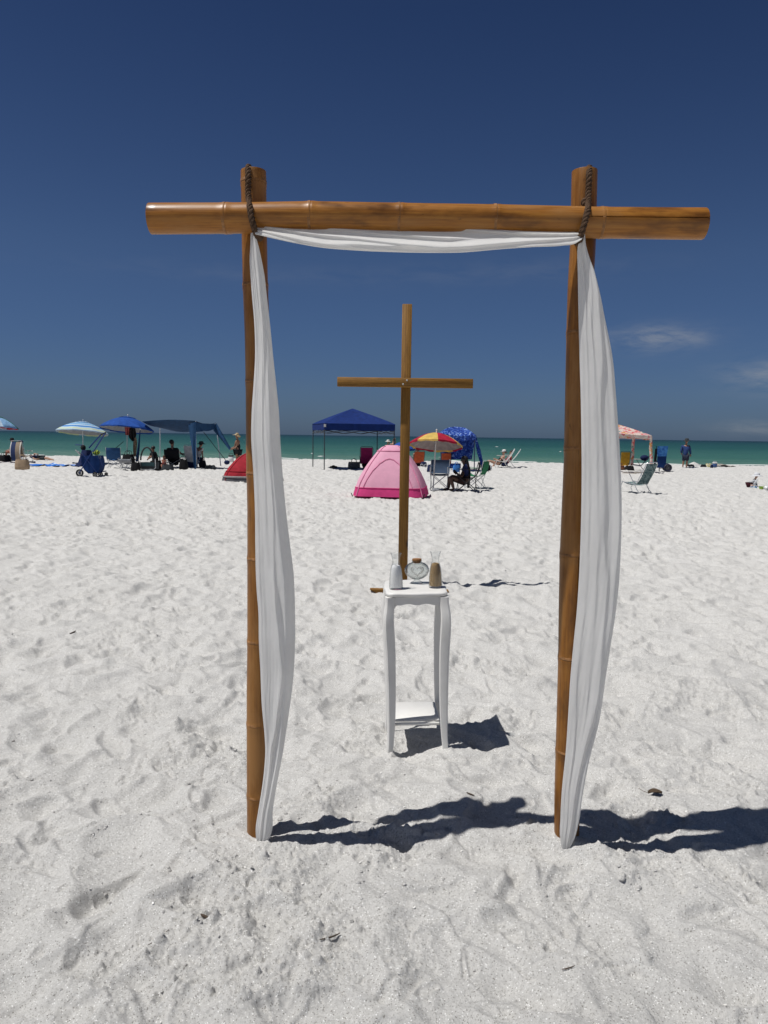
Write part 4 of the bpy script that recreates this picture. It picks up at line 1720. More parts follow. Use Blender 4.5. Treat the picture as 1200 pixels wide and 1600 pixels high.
# 5 lying person
f = F(66, 719)
person(f, 'person in dark clothes lying on the sand right of the striped chair', dict(head=(50, 713, 0), chest=(55.5, 714.5, 0), pelvis=(63, 716, 0), kneeL=(71, 715, .1), kneeR=(71, 716, -.1), ankleL=(79, 717, .12), ankleR=(80, 718, -.1), elbL=(53, 709, .2), handL=(59, 710, .1), elbR=(54, 717.5, -.25), handR=(60, 717.5, -.2)),
       -90, 'fair', [('shirt', NAVY, ['torso', 'shoulders', 'sleeves']), ('trousers', CHAR, ['seat', 'thighs', 'knees'])], 'brown')
# 6 blue towel on the sand
f = F(84, 728)
g = [[Vector((-.98 + 1.9 * i / 16 + .45 * j / 6, -.6 + 1.3 * j / 6, .02 + .018 * math.sin(i * 1.3 + j) + gz(f.x - .98 + 1.9 * i / 16 + .45 * j / 6, f.y - .6 + 1.3 * j / 6) - f.z + .03)) for j in range(7)] for i in range(17)]
r_ = f.thing('beach_towel', 'bright blue beach towel with pale stripes spread on the sand left of the blue cart', 'towel')
MB().sheet(g, .012, normal=(0, 0, 1)).build('cloth', stripes('blue_towel', [(0, (.03, .16, .55, 1)), (.55, (.50, .62, .76, 1)), (.68, (.03, .16, .55, 1)), (1, (.03, .16, .55, 1))], 1.6), r_)
# 7 striped blue umbrella
f = F(130, 724)
umbrella(f, 'pale blue umbrella with white and blue rings above the blue cart', 129.5, 659.5, 675.5, 39.5,
         [radial('umb_rings', [(0, (.10, .30, .62, 1)), (.18, (.66, .72, .76, 1)), (.27, (.10, .34, .66, 1)), (.42, (.55, .68, .76, 1)), (.50, (.16, .40, .68, 1)), (.62, (.58, .70, .78, 1)), (.70, (.07, .25, .60, 1)), (.82, (.52, .66, .74, 1)), (.90, (.62, .68, .40, 1)), (.96, (.50, .64, .74, 1)), (1, (.5, .64, .74, 1))], 39.5 * f.s)], tilt=(2, -7), lining=GREYC)
# 8 blue beach cart
f = F(141, 744)
c = f.thing('beach_cart', 'blue folding beach cart with big black wheels and long upright handle bars', 'cart')
q = f.p
BK = plain('black_rubber', (.018, .018, .02, 1), .7, .3)
HB = plain('blue_tube', (.015, .04, .16, 1), .4, .4)


def wheel(parent, cpt, rad, wd=.07, ax='Y', mat=None):
    """tyre with a hub and spokes; axle along ax"""
    m = MB()
    prof = [(rad * .62, -wd * .3), (rad * .86, -wd * .5), (rad * .97, -wd * .32), (rad, 0), (rad * .97, wd * .32), (rad * .86, wd * .5), (rad * .62, wd * .3)]
    m.lathe(prof + [prof[0]], 22)
    w = m.build('wheel', mat or BK, parent, smooth=40)
    h = MB()
    h.lathe([(.002, -wd * .34), (rad * .2, -wd * .34), (rad * .2, wd * .34), (.002, wd * .34)], 12)
    for k in range(6):
        h.box((0, 0, 0), (rad * 1.3, rad * .12, wd * .3), Matrix.Rotation(k * PI / 6, 3, 'Z'))
    h.build('hub', plain('wheel_hub', (.10, .10, .11, 1), .5, .4), w)
    w.location = cpt
    w.rotation_euler = (R(90), 0, 0) if ax == 'Y' else (0, R(90), 0)
    return w


for (x, y, d, r) in ((124.5, 739, -.25, .135), (148.5, 741.5, -.28, .085), (157, 741, .25, .085), (166, 740.5, .10, .06)):
    wheel(c, q(x, y, d), r)
sag = MB()
grid = [[q(x, y, -.25 + .03 * math.sin(j)) for j, x in enumerate(np.linspace(a, b, 9))] for y, a, b in ((712, 127, 153), (719, 126.5, 155), (728, 128, 156), (735, 132, 154), (740, 138, 151))]
gb = [[p + Vector((0, .5, 0)) for p in r] for r in grid]
sag.rings([fr + bk[::-1] for fr, bk in zip(grid, gb)])
sag.build('carry_sack', DBLUE, c)
sag = MB()
sag.rings([[q(x, y, d) for x, d in ((a, -.1), ((a + b) / 2, -.2), (b, -.1), (b, .2), (a, .2))] for y, a, b in ((703, 128, 142), (710, 126, 145), (722, 122, 140), (729, 115, 134))])
sag.build('hanging_cloth', NAVY, c)
for a, b in (((146, 706, -.2), (164, 677.5, -.2)), ((139, 700, .2), (158, 679, .2))):
    MB().tube([q(*a), q(*b)], .026, 7).build('handle_bar', HB, c)
MB().tube([q(164, 677.5, -.2), q(165, 676, 0), q(158, 679, .2)], .028, 7).build('handle_grip', BK, c)
for a, b in (((127, 706, -.27), (151, 738, -.27)), ((124, 739, -.27), (145, 704, -.27)), ((118, 695, 0), (129, 695.5, 0)), ((155, 712, -.2), (160, 727, -.2)), ((151, 738, .2), (166, 736, .1))):
    MB().tube([q(*a), q(*b)], .018, 6).build('frame_bar', HB, c)
for k in range(4):
    MB().tube([q(118 + 1.6 * k, 703 + k, -.1), q(126 + 1.2 * k, 711 + k, -.05)], .018, 6).build('folded_pole', GREYC if k % 2 else WHITE_M, c)
m = MB().ball(q(130, 699.5, 0), (.09, .09, .10), 12, 8)
m.build('cap_bundle', BLACK, c)
MB().ball(q(150.5, 707, -.05), (.13, .11, .09), 12, 8).build('rolled_towel', stripes('lime_stripes', [(0, (.36, .46, .05, 1)), (.5, (.03, .05, .03, 1)), (1, (.03, .05, .03, 1))], 14), c)
MB().box(q(151, 715, -.1), (.24, .22, .16), bev=.03).build('mesh_pouch', GREYC, c)
# 9 bright blue umbrella
f = F(198, 731)
umbrella(f, 'bright blue umbrella with shirts and a towel hung from its pole', 199.5, 652, 670.5, 42, [BLUE], tilt=(3, -8), scallop=.08, lining=GREYC)
# clothes hung under it
for nm, lb, mat, pts in (('hung_shirt', 'red shirt hanging from the bright blue umbrella', fabric('faded_red', (.42, .10, .10, 1)), [(194.5, 203.5, 667.5), (195.5, 203, 674), (196, 202, 680)]),
                         ('hung_shirt', 'black shirt hanging beside the red one under the bright blue umbrella', BLACK, [(203, 211, 668), (200.5, 213, 679), (202, 212, 684), (206.5, 211, 689.5)]),
                         ('hung_towel', 'spotted tan towel hanging below the black shirt', pattern('spotted', [(0, (.05, .03, .02, 1)), (.42, (.36, .25, .16, 1)), (.55, (.46, .36, .27, 1)), (.62, (.08, .05, .03, 1))], 16), [(209.5, 213, 684), (208, 214, 692), (208, 213.5, 702), (208.5, 212.5, 713)])):
    t_ = f.thing(nm, lb, 'shirt' if 'shirt' in nm else 'towel')
    g = []
    for a, b, y in pts:
        g.append([f.p(a + (b - a) * k / 8, y, -.25 + .04 * math.sin(k * 1.9)) for k in range(9)])
    gg = []
    for i in range(len(g) - 1):
        for s in range(3):
            gg.append([g[i][k].lerp(g[i + 1][k], s / 3) + Vector((0, .012 * math.sin(k * 2.3 + i * 2 + s), 0)) for k in range(9)])
    gg.append(g[-1])
    MB().sheet(gg, .012, normal=(0, -1, 0)).build('cloth', mat, t_)
# 10 blue chair under it, 11 bag on a stool
f = F(180, 731)
camp_chair(f, 'blue folding chair seen from behind under the bright blue umbrella', fabric('chair_blue', (.035, .10, .24, 1)), R(8), METAL, w=.56, seat_h=.38, back=.5)
f = F(199, 734)
r_ = camp_chair(f, 'low grey folding stool holding a black bag', GREYC, R(-5), METAL, w=.5, seat_h=.30, back=.16, off=(0, .1, 0))
bag(F(199, 734), 'duffel_bag', 'black duffel bag heaped on the low grey folding stool', 'bag', .50, .34, .34, BLACK, .75, True, None, .5, off=(0.02, .1, .30))
# 13 baby lounger
f = F(235, 734)
c = f.thing('baby_lounger', 'dark baby lounger with arched hood and a green side panel', 'baby bed')
q = f.p
m = MB()
m.rings([[q(x, y, d) for x, y, d in ((219 + i, yy, -.35), (249 - i, yy, -.35), (249 - i, yy, .35), (219 + i, yy, .35))] for i, yy in ((1, 733), (0, 724), (.5, 722))])
m.build('base', CHAR, c)
g = [[q(221 + 20 * i / 8, 729 - (1 - (2 * i / 8 - 1) ** 2) * .8 - 13.5 * j / 4 * (1 - .15 * (i / 8)), -.37) for i in range(9)] for j in range(3)]
MB().sheet(g, .02, normal=(0, -1, 0)).build('side_panel', fabric('deep_green', (.035, .075, .085, 1), 0), c)
hoop = [q(220 + 9.5 + 9.7 * math.cos(a), 719 - 20 * math.sin(a), -.33) for a in np.linspace(PI, 0, 15)]
MB().tube(hoop, .035, 8).build('hood_hoop', CHAR, c)
hg = [[q(229.5 + 9.6 * math.cos(a), 719 - 20 * math.sin(a), dd) for dd in (-.30, 0, .33)] for a in np.linspace(PI, .15, 13)]
MB().sheet(hg, .01).build('hood', BLACK, c)
MB().tube([q(218.5, 720, -.4), q(219, 731, -.4), q(221, 733.5, -.4), q(240, 734, -.4), q(243, 731, -.4), q(242.5, 717, -.4)], .017, 7).build('frame_tube', METAL, c)
# dark bags inside / behind
bag(F(246, 733), 'backpack', 'black backpack leaning right of the baby lounger', 'bag', .34, .26, .42, BLACK, .8, True, None, .4)
f = F(240, 730)
person(f, 'person in black crouching behind the baby lounger', dict(head=(239, 701, .5), chest=(241, 711, .5), pelvis=(243, 723, .5), kneeL=(237, 722, .75), kneeR=(238, 722, .3), ankleL=(241, 729, .7), ankleR=(242, 729, .35), elbL=(234, 713, .75), handL=(231, 717, .6), elbR=(236, 714, .25), handR=(232, 717, .3)),
       80, 'tan', [('shirt', BLACK, ['torso', 'shoulders', 'sleeves']), ('shorts', CHAR, ['seat', 'thighs', 'knees'])], 'black')
# 14 man in black on a camp chair, child beside him
f = F(273, 731)
camp_chair(f, 'black folding chair under the man in black below the blue sail', BLACK, R(-6), METAL, w=.66, seat_h=.40, back=.44)
person(f, 'man in a black shirt sitting in a black folding chair below the blue sail', dict(head=(268.5, 692, .05), chest=(270, 705.5, .02), pelvis=(272, 718.5, .08), kneeL=(268, 718, .5), kneeR=(281, 718, .45), ankleL=(268, 729, .55), ankleR=(284, 729, .45), elbL=(259.5, 712, .1), handL=(262, 715, .35), elbR=(283, 709, .1), handR=(289, 709.5, .3)),
       -12, 'tan', [('shirt', BLACK, ['torso', 'shoulders', 'sleeves']), ('shorts', BLACK, ['seat', 'thighs', 'knees'])], 'black', k=1.12)
f = F(255, 733)
person(f, 'small child in red sitting on the sand beside the man in black', dict(head=(256, 714, 0), chest=(256, 721, 0), pelvis=(256, 729.5, 0), kneeL=(252, 726, -.15), kneeR=(260, 727, -.12), ankleL=(253.5, 732, -.25), ankleR=(259, 732, -.25), elbL=(252, 724, -.05), handL=(253, 727, -.12), elbR=(260, 724, -.05), handR=(259, 727.5, -.12)),
       170, 'red', [('swimsuit', fabric('child_red', (.24, .06, .06, 1), 0), ['torso', 'seat'])], 'brown', .08, k=.58)
# 16 grey-backed chair with a person in a hat
f = F(304, 731)
beach_chair(f, 'beach chair with a white back and navy pouch in front of the sail pole', GREYC, R(-20), back=.72, seat_h=.30, w=.60, lean=.16, back_mat=WHITEC)
person(f, 'person in a dark sun hat resting in the white-backed chair', dict(head=(314, 694.5, .15), chest=(311, 704, .12), pelvis=(308, 717, .10), kneeL=(311, 719, .65), kneeR=(317, 719, .6), ankleL=(312, 729, .8), ankleR=(318, 729, .75), elbL=(303, 711, .2), handL=(306, 716, .5), elbR=(316, 710, .15), handR=(317, 716, .45)),
       -35, 'tan', [('shirt', WHITEC, ['torso', 'shoulders', 'sleeves']), ('shorts', NAVY, ['seat', 'thighs'])], 'black', 0, ('brim', CHAR))
bag(F(301, 731), 'cooler_bag', 'navy cooler bag set behind the white-backed chair', 'bag', .42, .28, .52, NAVY, .95, True, GREYC)
bag(F(317, 732), 'backpack', 'dark backpack on the sand right of the white-backed chair', 'bag', .30, .26, .34, BLACK, .7, True, None, .5)
# 15 blue sail shade
f = F(304, 733)
s_ = f.thing('sail_shade', 'slate blue sail shade on thin poles with tapering fabric legs to the sand', 'sunshade')
q = f.p
FL, FR, BR, BL = q(222, 659.5, -.2), q(305.5, 658.5, 0), q(337.5, 661.5, 1.6), q(250, 667, 2.2)
g = []
for i in range(15):
    u = i / 14
    row = []
    for j in range(9):
        v = j / 8
        p = (FL * (1 - u) + FR * u) * (1 - v) + (BL * (1 - u) + BR * u) * v
        bow = 4 * v * (1 - v)
        p.z += .03 - .34 * math.sin(PI * min(1, u * 1.02)) ** .8 * (.12 + .88 * v) + .10 * math.sin(PI * u) * (1 - v)
        p.z += -.09 * bow * (1 - math.sin(PI * u))
        row.append(p)
    g.append(row)
MB().sheet(g, .006).build('sail', TEAL, s_)
# front edge hem hanging at the right end and the fabric legs
def tail(top, topw, bot, botw, name='fabric_leg'):
    a, b = [q(*p) for p in topw], [q(*p) for p in botw]
    gg = [[a[0].lerp(b[0], (i / 10) ** .75).lerp(a[1].lerp(b[1], i / 10), k / 5) + Vector((0, .03 * math.sin(k * 1.5 + i * .5), 0)) for k in range(6)] for i in range(11)]
    MB().sheet(gg, .006, normal=(0, -1, 0)).build(name, TEAL, s_)
tail(None, [(294, 663, -.02), (306, 658.8, -.03)], None, [(304, 733, -.35), (307, 733.5, -.35)])
tail(None, [(333, 672, 1.55), (338, 661, 1.55)], None, [(358.5, 703, 1.3), (361, 700, 1.3)])
tail(None, [(306, 659, -.02), (316, 671, .5)], None, [(306.5, 675, -.02), (318, 674, .5)], 'end_flap')
gg = [[q(306, 660, 0).lerp(q(337, 662, 1.6), i / 8) + Vector((0, 0, -.02 - (.18 + .16 * math.sin(PI * i / 8)) * k / 4)) for k in range(5)] for i in range(9)]
MB().sheet(gg, .006, normal=(.6, -.7, 0)).build('end_flap', TEAL, s_)
for (a, b) in (((305.8, 657.5, .02), (306.5, 734, .02)), ((337.5, 660.5, 1.6), (345, 728, 1.6)), ((219.5, 664, -.2), (216, 722, -.2)), ((250, 667, 2.2), (250, 725, 2.2))):
    MB().tube([q(*a), q(*b)], .022, 7).build('pole', METAL, s_)
MB().tube([q(318, 675, .6), q(354, 721, .9)], .014, 6).build('guy_rope', DARKM, s_)
MB().tube([q(181, 700, -.3), q(193, 690, -.3)], .014, 6).build('guy_rope', DARKM, s_)
MB().tube([q(219, 672, -.25), q(216.5, 700, -.25), q(214, 721, -.3)], [.02, .05, .075], 8).build('furled_leg', TEAL, s_)
m = MB().ball(q(354.5, 722.5, .9), (.13, .11, .10), 12, 8)
m.build('sandbag', NAVY, s_)
# more gear in the shade of the sail
bag(F(287, 734), 'backpack', 'black backpack on the sand right of the man in black', 'bag', .36, .30, .40, BLACK, .75, True, None, .5)
bag(F(262, 735), 'duffel_bag', 'charcoal duffel bag in front of the black folding chair', 'bag', .50, .28, .24, CHAR, .75, True, None, .6)
bag(F(212, 735), 'beach_bag', 'dark beach bag between the grey stool and the baby lounger', 'bag', .36, .30, .34, BLACK, .8, True, None, .5)
bag(F(329, 733), 'duffel_bag', 'flat dark duffel bag by the right pole of the sail', 'bag', .46, .26, .16, CHAR, .7, False, None, .7)
bag(F(8, 721), 'duffel_bag', 'black duffel bag at the far left edge under the striped umbrella', 'bag', .60, .30, .30, BLACK, .75, True, None, .5)
# 17 standing woman
f = F(371, 726)
person(f, 'woman in a black swimsuit and pale visor standing beyond the red tent', dict(head=(370.2, 680.3, 0), chest=(371.5, 692, 0), pelvis=(371.5, 704.5, 0), kneeL=(370, 714.5, .05), kneeR=(373, 714.5, -.05), ankleL=(369.5, 724.5, .06), ankleR=(373, 724.8, -.06), elbL=(366.5, 698.5, .16), handL=(360.5, 701, .15), elbR=(368.5, 699.5, -.14), handR=(361.5, 702.5, -.12)),
       75, 'tan', [('swimsuit', BLACK, ['torso', 'seat']), ('skirt', BLACK, ['seat', 'thighs'])], 'blonde', .10, ('visor', fabric('pale_straw', (.56, .48, .32, 1), 0)), female=True)
# 19 small white cooler and bag by the sail's corner
f = F(361, 722)
c = f.thing('drink_cooler', 'small white drink cooler with dark lid beside the red tent', 'cooler')
MB().box((0, 0, .17), (.26, .22, .34), bev=.03).build('box', plain('cooler_white', (.66, .66, .65, 1), .4, .4), c)
MB().box((0, 0, .375), (.27, .23, .065), bev=.02).build('lid', BK, c)
MB().tube([(-.11, 0, .40), (-.10, 0, .50), (.10, 0, .50), (.11, 0, .40)], .012, 6).build('handle', BK, c)


# 18 red tent
def dome(f, name, label, outline_pts, yaw, mats, band, square=5.0, depth=1.0, group='pop-up beach tents', peak_shift=0.0):
    """outline_pts: (height fraction, half width in metres). lower band in its own colour"""
    root = f.thing(name, label, 'tent', group)
    rotm = Matrix.Rotation(R(yaw), 3, 'Z')
    hs = [p[0] for p in outline_pts]
    H = outline_pts[0][2]

    def ring(t):
        hw = float(np.interp(t, hs, [p[1] for p in outline_pts]))
        p_ = square + (2.2 - square) * t
        out = []
        for k in range(64):
            a = 2 * PI * (k + .5) / 64
            r = (abs(math.cos(a)) ** p_ + abs(math.sin(a)) ** p_) ** (-1 / p_)
            r *= 1 + .018 * (mn.noise(Vector((k * .55, t * 7, f.px * .01)))) * (1 - t)
            # cloth pulls in between the poles
            r *= 1 - .05 * math.sin(2 * a) ** 2 * 0 - .018 * math.cos(2 * a) ** 2 * math.sin(PI * t)
            out.append(rotm @ Vector((hw * r * math.cos(a) + peak_shift * t, hw * depth * r * math.sin(a), H * t)))
        return out
    MB().rings([ring(t) for t in np.linspace(0, band, 4)], True, True, False).build('ground_band', mats[1], root, smooth=40)
    MB().rings([[p * 1.0 for p in ring(t)] for t in np.linspace(band, 1, 22)], True, False, True).build('tent_cloth', mats[0], root, smooth=40)
    # pole sleeves on the four corners
    for q in range(4):
        k = int(64 * (q + .5) / 4)
        pts = [ring(t)[k] * 1.004 for t in np.linspace(0, .98, 18)]
        MB().tube(pts, .014, 6).build('pole_sleeve', mats[2], root)
    return root, ring


f = F(388, 755, 24.2)
k = f.s
dm, ring = dome(f, 'beach_tent', 'low red pop-up beach tent half behind the left bamboo post', [(0, 47.5 * k, 46 * k), (.12, 46.5 * k), (.28, 44 * k), (.48, 38 * k), (.70, 29.5 * k), (.87, 20 * k), (.96, 12 * k), (1.0, 5 * k)], -6, [fabric('red_tent', (.36, .022, .035, 1), .15), fabric('tent_grey', (.10, .10, .11, 1), 0), fabric('red_tent_hem', (.25, .014, .022, 1), .1)], .16, 3.5, .75)
dm.location.y += .9
m = MB()
m.tube([p + Vector((0, -.012, 0)) for p in ring(.155)[33:64]], .030, 6)
m.build('pale_hem', plain('hem_grey', (.26, .25, .25, 1), .8, .2), dm)
m = MB()
m.tube([p + Vector((0, -.008, 0)) for p in ring(.34)[33:64]], .014, 6)
m.build('seam', fabric('red_tent_hem', (.25, .014, .022, 1)), dm)

# 20 blue pop-up canopy
f = F(506, 735)
c = f.thing('canopy_tent', 'dark blue pop-up canopy tent on four slim legs beyond the cross', 'canopy', None, R(14.5))
S, He, Ht = 3.22, 1.86, 2.80
eave = 2.08
m = MB()
m.rings([[Vector(p) for p in ((0, 0, eave), (S, 0, eave), (S, S, eave), (0, S, eave))], [Vector(p) for p in ((.55, .55, eave + .22), (S - .55, .55, eave + .22), (S - .55, S - .55, eave + .22), (.55, S - .55, eave + .22))], [Vector((S / 2 + x, S / 2 + y, Ht)) for x, y in ((-.05, -.05), (.05, -.05), (.05, .05), (-.05, .05))]], True, False, True)
# bowed roof panels with seams along the hips
rt = []
for t in np.linspace(0, 1, 9):
    h = eave + (Ht - eave) * (t ** .92)
    w = S / 2 * (1 - t) + .03
    ring_ = []
    for sd in range(4):
        for q in range(8):
            u = q / 8 * 2 - 1
            x, y = [(u, -1), (1, u), (-u, 1), (-1, -u)][sd]
            ring_.append(Vector((S / 2 + x * w, S / 2 + y * w, h - .07 * math.sin(PI * t) * (1 - u * u))))
    rt.append(ring_)
MB().rings(rt, True, False, True).build('roof', ROYAL, c, smooth=30)
for i, (a, b) in enumerate((((0, 0), (S, 0)), ((S, 0), (S, S)), ((S, S), (0, S)), ((0, S), (0, 0)))):
    a_, b_ = Vector((a[0], a[1], 0)), Vector((b[0], b[1], 0))
    nrm = (b_ - a_).normalized().cross(Vector((0, 0, 1)))
    g = [[a_.lerp(b_, k / 12) + nrm * (.012 + .012 * math.sin(k * 1.4) * j) + Vector((0, 0, eave - .27 * j - .03 * j * math.sin(PI * (k % 4) / 4))) for k in range(13)] for j in (0, .5, 1)]
    MB().sheet(g, .006, normal=nrm).build('valance', ROYAL, c)
    m = MB()
    for k in range(4):
        p0, p1 = a_.lerp(b_, k / 4), a_.lerp(b_, (k + 1) / 4)
        zz = (eave - .30, eave - .44)
        m.tube([p0 + Vector((0, 0, zz[0])), p1 + Vector((0, 0, zz[1]))], .012, 5)
        m.tube([p0 + Vector((0, 0, zz[1])), p1 + Vector((0, 0, zz[0]))], .012, 5)
    m.build('truss', DARKM, c)
LEGM = plain('leg_grey', (.05, .06, .07, 1), .4, .4, .3)
for x, y in ((.02, .02), (S - .02, .02), (S - .02, S - .02), (.02, S - .02)):
    l_ = MB().box((x, y, eave / 2 - .12), (.042, .042, eave + .22), bev=.006).build('leg', LEGM, c)
    MB().box((x, y, .95), (.055, .055, .07), bev=.01).build('leg_joint', DARKM, l_)
MB().box((.03, -.03, eave - .10), (.10, .008, .13)).build('white_tag', WHITEC, c)
# 21 magenta chair and sitter
f = F(572, 732)
beach_chair(f, 'magenta beach chair seen from behind under the dark blue canopy', MAG, R(4), DARKM, back=.74, seat_h=.32, w=.60, lean=.20)
person(f, 'dark haired person in the magenta chair, only the head showing above it', dict(head=(572, 706, .10), chest=(572, 714.5, .12), pelvis=(572, 726, .1), kneeL=(568, 724, .6), kneeR=(576, 724, .6), ankleL=(568, 731, .9), ankleR=(576, 731, .9), elbL=(563, 720, .1), handL=(563.5, 722.5, .4), elbR=(581, 720, .1), handR=(580.5, 722.5, .4)),
       0, 'tan', [('shirt', BLACK, ['torso', 'shoulders', 'sleeves']), ('shorts', BLACK, ['seat', 'thighs'])], 'black', .12)
bag(F(553, 733), 'cooler_bag', 'dark patterned cooler bag with upright handle left of the magenta chair', 'bag', .52, .34, .32, pattern('bag_pattern', [(0, (.03, .03, .03, 1)), (.45, (.16, .16, .16, 1)), (.6, (.04, .04, .04, 1)), (.7, (.2, .2, .2, 1))], 18), .95, True, BLACK)
f = F(521, 732)
m = MB()
for (x, y, r) in ((0, 0, .10), (.11, .03, .075), (-.11, .0, .07), (.03, -.07, .06)):
    m.ball((x, y, r * .6), (r, r * .8, r * .75), 10, 6)
tag(m.build('sandal_heap', BLACK, None, loc=f.g), 'small dark heap of sandals at the edge of the canopy shadow', 'sandals')
# 22 two bathers
f = F(606, 718, 50.5)
person(f, 'bather in a white hat standing in the sea left of the other bather', dict(head=(606.5, 690.5, 0), chest=(605.5, 698.5, 0), pelvis=(605, 708.5, 0), kneeL=(603, 716, 0), kneeR=(607, 716, 0), ankleL=(603, 724, 0), ankleR=(607, 724, 0), elbL=(601.5, 703, .1), handL=(602.5, 708, .1), elbR=(609.5, 703, .1), handR=(608, 708, .1)),
       20, 'fair', [('swimsuit', fabric('pale_swim', (.45, .40, .36, 1), 0), ['torso', 'seat'])], 'blonde', .1, ('brim', WHITEC), female=True)
f = F(614, 718, 51.5)
person(f, 'bather with dark hair and one arm raised standing in the sea', dict(head=(615.5, 688, 0), chest=(613.5, 696, 0), pelvis=(612.5, 706.5, 0), kneeL=(611, 714, 0), kneeR=(614.5, 714, 0), ankleL=(611, 722, 0), ankleR=(614.5, 722, 0), elbL=(611, 701, .1), handL=(612, 706, .1), elbR=(618, 692, .1), handR=(617, 686, .05)),
       30, 'fair', [('swimsuit', BLACK, ['seat'])], 'brown')
# 23 blue umbrella behind pink tent
f = F(629, 727)
umbrella(f, 'low blue umbrella showing behind the pink tent', 629, 690.5, 702, 22, [BLUE], tilt=(0, -4), vent=False)
# 25 red chair with bare-backed person
f = F(652, 728)
beach_chair(f, 'orange red beach chair right behind the pink tent', ORNG, R(14), DARKM, back=.56, seat_h=.30, w=.58, lean=.16)
person(f, 'bare-shouldered person seen from behind in the orange red chair', dict(head=(652.5, 703.5, .05), chest=(652, 711.5, .02), pelvis=(652, 722, .1), kneeL=(649, 721, .6), kneeR=(656, 721, .6), ankleL=(649, 727, .8), ankleR=(656, 727, .8), elbL=(646.5, 717.5, .05), handL=(647, 720, .35), elbR=(657.5, 717.5, .05), handR=(657, 720, .35)),
       0, 'fair', [('bikini', fabric('swim_black', (.03, .02, .03, 1), 0), ['seat'])], 'brown', .05)
f = F(662, 730)
c = f.thing('wheeled_bag', 'small dark bag with two white wheels beside the orange red chair', 'bag')
MB().box((0, .05, .16), (.30, .22, .24), bev=.05).build('bag_body', NAVY, c)
for x in (-.10, .10):
    wheel(c, Vector((x, -.12, .09)), .09, .04, 'Y', plain('wheel_white', (.45, .46, .48, 1), .5, .3))

# 27 patterned blue cabana
f = F(722, 735)
CAB = pattern('cabana_print', [(0, (.012, .030, .17, 1)), (.42, (.020, .055, .30, 1)), (.52, (.05, .13, .48, 1)), (.60, (.30, .42, .68, 1))], 7.5, translucent=.22)
c = f.thing('cabana', 'square blue cabana printed with pale flowers behind the red and yellow umbrella', 'cabana')
q = f.p
rt = []
# corner tops in the photograph
A, B, Cc, D = q(687, 675.5, -.7), q(742.5, 679.5, -.9), q(744, 680.5, 1.1), q(692, 678, 1.1)
apex = q(716, 667, .1)
for t in np.linspace(0, 1, 8):
    ring_ = []
    for a, b in ((A, B), (B, Cc), (Cc, D), (D, A)):
        for k in range(8):
            e = a.lerp(b, k / 8)
            p = e.lerp(apex, t)
            p.z += -.10 * math.sin(PI * k / 8) * (1 - t) + .10 * math.sin(PI * t)
            ring_.append(p)
    rt.append(ring_)
MB().rings(rt, True, False, True).build('roof', CAB, c, smooth=40)
for a, b in ((A, B), (B, Cc), (Cc, D), (D, A)):
    nrm = (b - a).normalized().cross(Vector((0, 0, 1)))
    g = [[a.lerp(b, k / 10) + Vector((0, 0, -.10 * math.sin(PI * k / 10) - j * .22 - .02 * j * math.sin(k * 2.1))) + nrm * .02 * j * math.sin(k * 1.7) for k in range(11)] for j in (0, .5, 1)]
    MB().sheet(g, .008, normal=nrm).build('valance', CAB, c)
g = [[q(688 + (1.5 if j else 0) + (742 - 688 - 6.5 * j / 6) * k / 14, 681 + 37 * j / 6, .95 + .05 * math.sin(k * 1.8 + j * .4)) for k in range(15)] for j in range(7)]
MB().sheet(g, .008, normal=(0, -1, 0)).build('back_curtain', CAB, c)
g = [[q(690 + 30 * k / 8, 724 + 8 * j / 3, .9 + .04 * math.sin(k * 1.9)) for k in range(9)] for j in range(4)]
MB().sheet(g, .008, normal=(0, -1, 0)).build('lower_curtain', CAB, c)
for a, b in (((741.5, 681, -.85), (741, 736, -.85)), ((743.5, 681, 1.1), (752, 729, 1.1)), ((688.5, 677, -.65), (689.5, 735, -.65)), ((691.5, 679, 1.1), (692, 730, 1.1))):
    MB().tube([q(*a), q(*b)], .024, 7).build('pole', plain('pole_navy', (.02, .03, .08, 1), .4, .4), c)
m = MB().tube([q(743, 684, .2), q(748, 705, .3), q(754, 729, .3)], [.05, .10, .07], 9)
m.build('furled_leg', CAB, c)
m = MB().ball(q(754, 729, .3), (.10, .10, .11), 10, 7)
m.build('sandbag', NAVY, c)
# things below it
f = F(677, 735)
bag(F(674, 737), 'beach_bag', 'navy beach bag between the orange chair and the slate camp chair', 'bag', .40, .30, .30, NAVY, .7, False, None, .6)
beach_chair(F(695, 733), 'orange topped chair tucked behind the slate camp chair', ORNG, R(5), DARKM, back=.52, seat_h=.34, w=.50, lean=.1)
bag(F(713, 738), 'tote_bag', 'small pale blue tote bag beneath the patterned cabana', 'bag', .30, .2, .3, SKYB, .9)

# 24 pink tent
f = F(612, 779, 18.9)
k = f.s
dm, ring = dome(f, 'beach_tent', 'pink pop-up beach tent with hot pink base behind the cross', [(0, 57.5 * k, 79 * k), (.17, 54.5 * k), (.30, 51 * k), (.43, 46.5 * k), (.56, 41 * k), (.69, 34.5 * k), (.81, 27.5 * k), (.90, 22 * k), (.95, 18 * k), (.985, 13 * k), (1.0, 8 * k)], -8, [PINK, HOT, fabric('pink_piping', (.68, .24, .38, 1), .1)], .165, 6.0, .92)
dm.location.y += .55
ft = MB()
fw_ = -57 * k * .92


def on_front(u, t):
    """point on the front face of the dome, u -1..1 across"""
    a = -PI / 2 + u * PI / 4
    kk = (a / (2 * PI) * 64 - .5) % 64
    r = ring(t)
    i = int(kk)
    return r[i].lerp(r[(i + 1) % 64], kk - i)


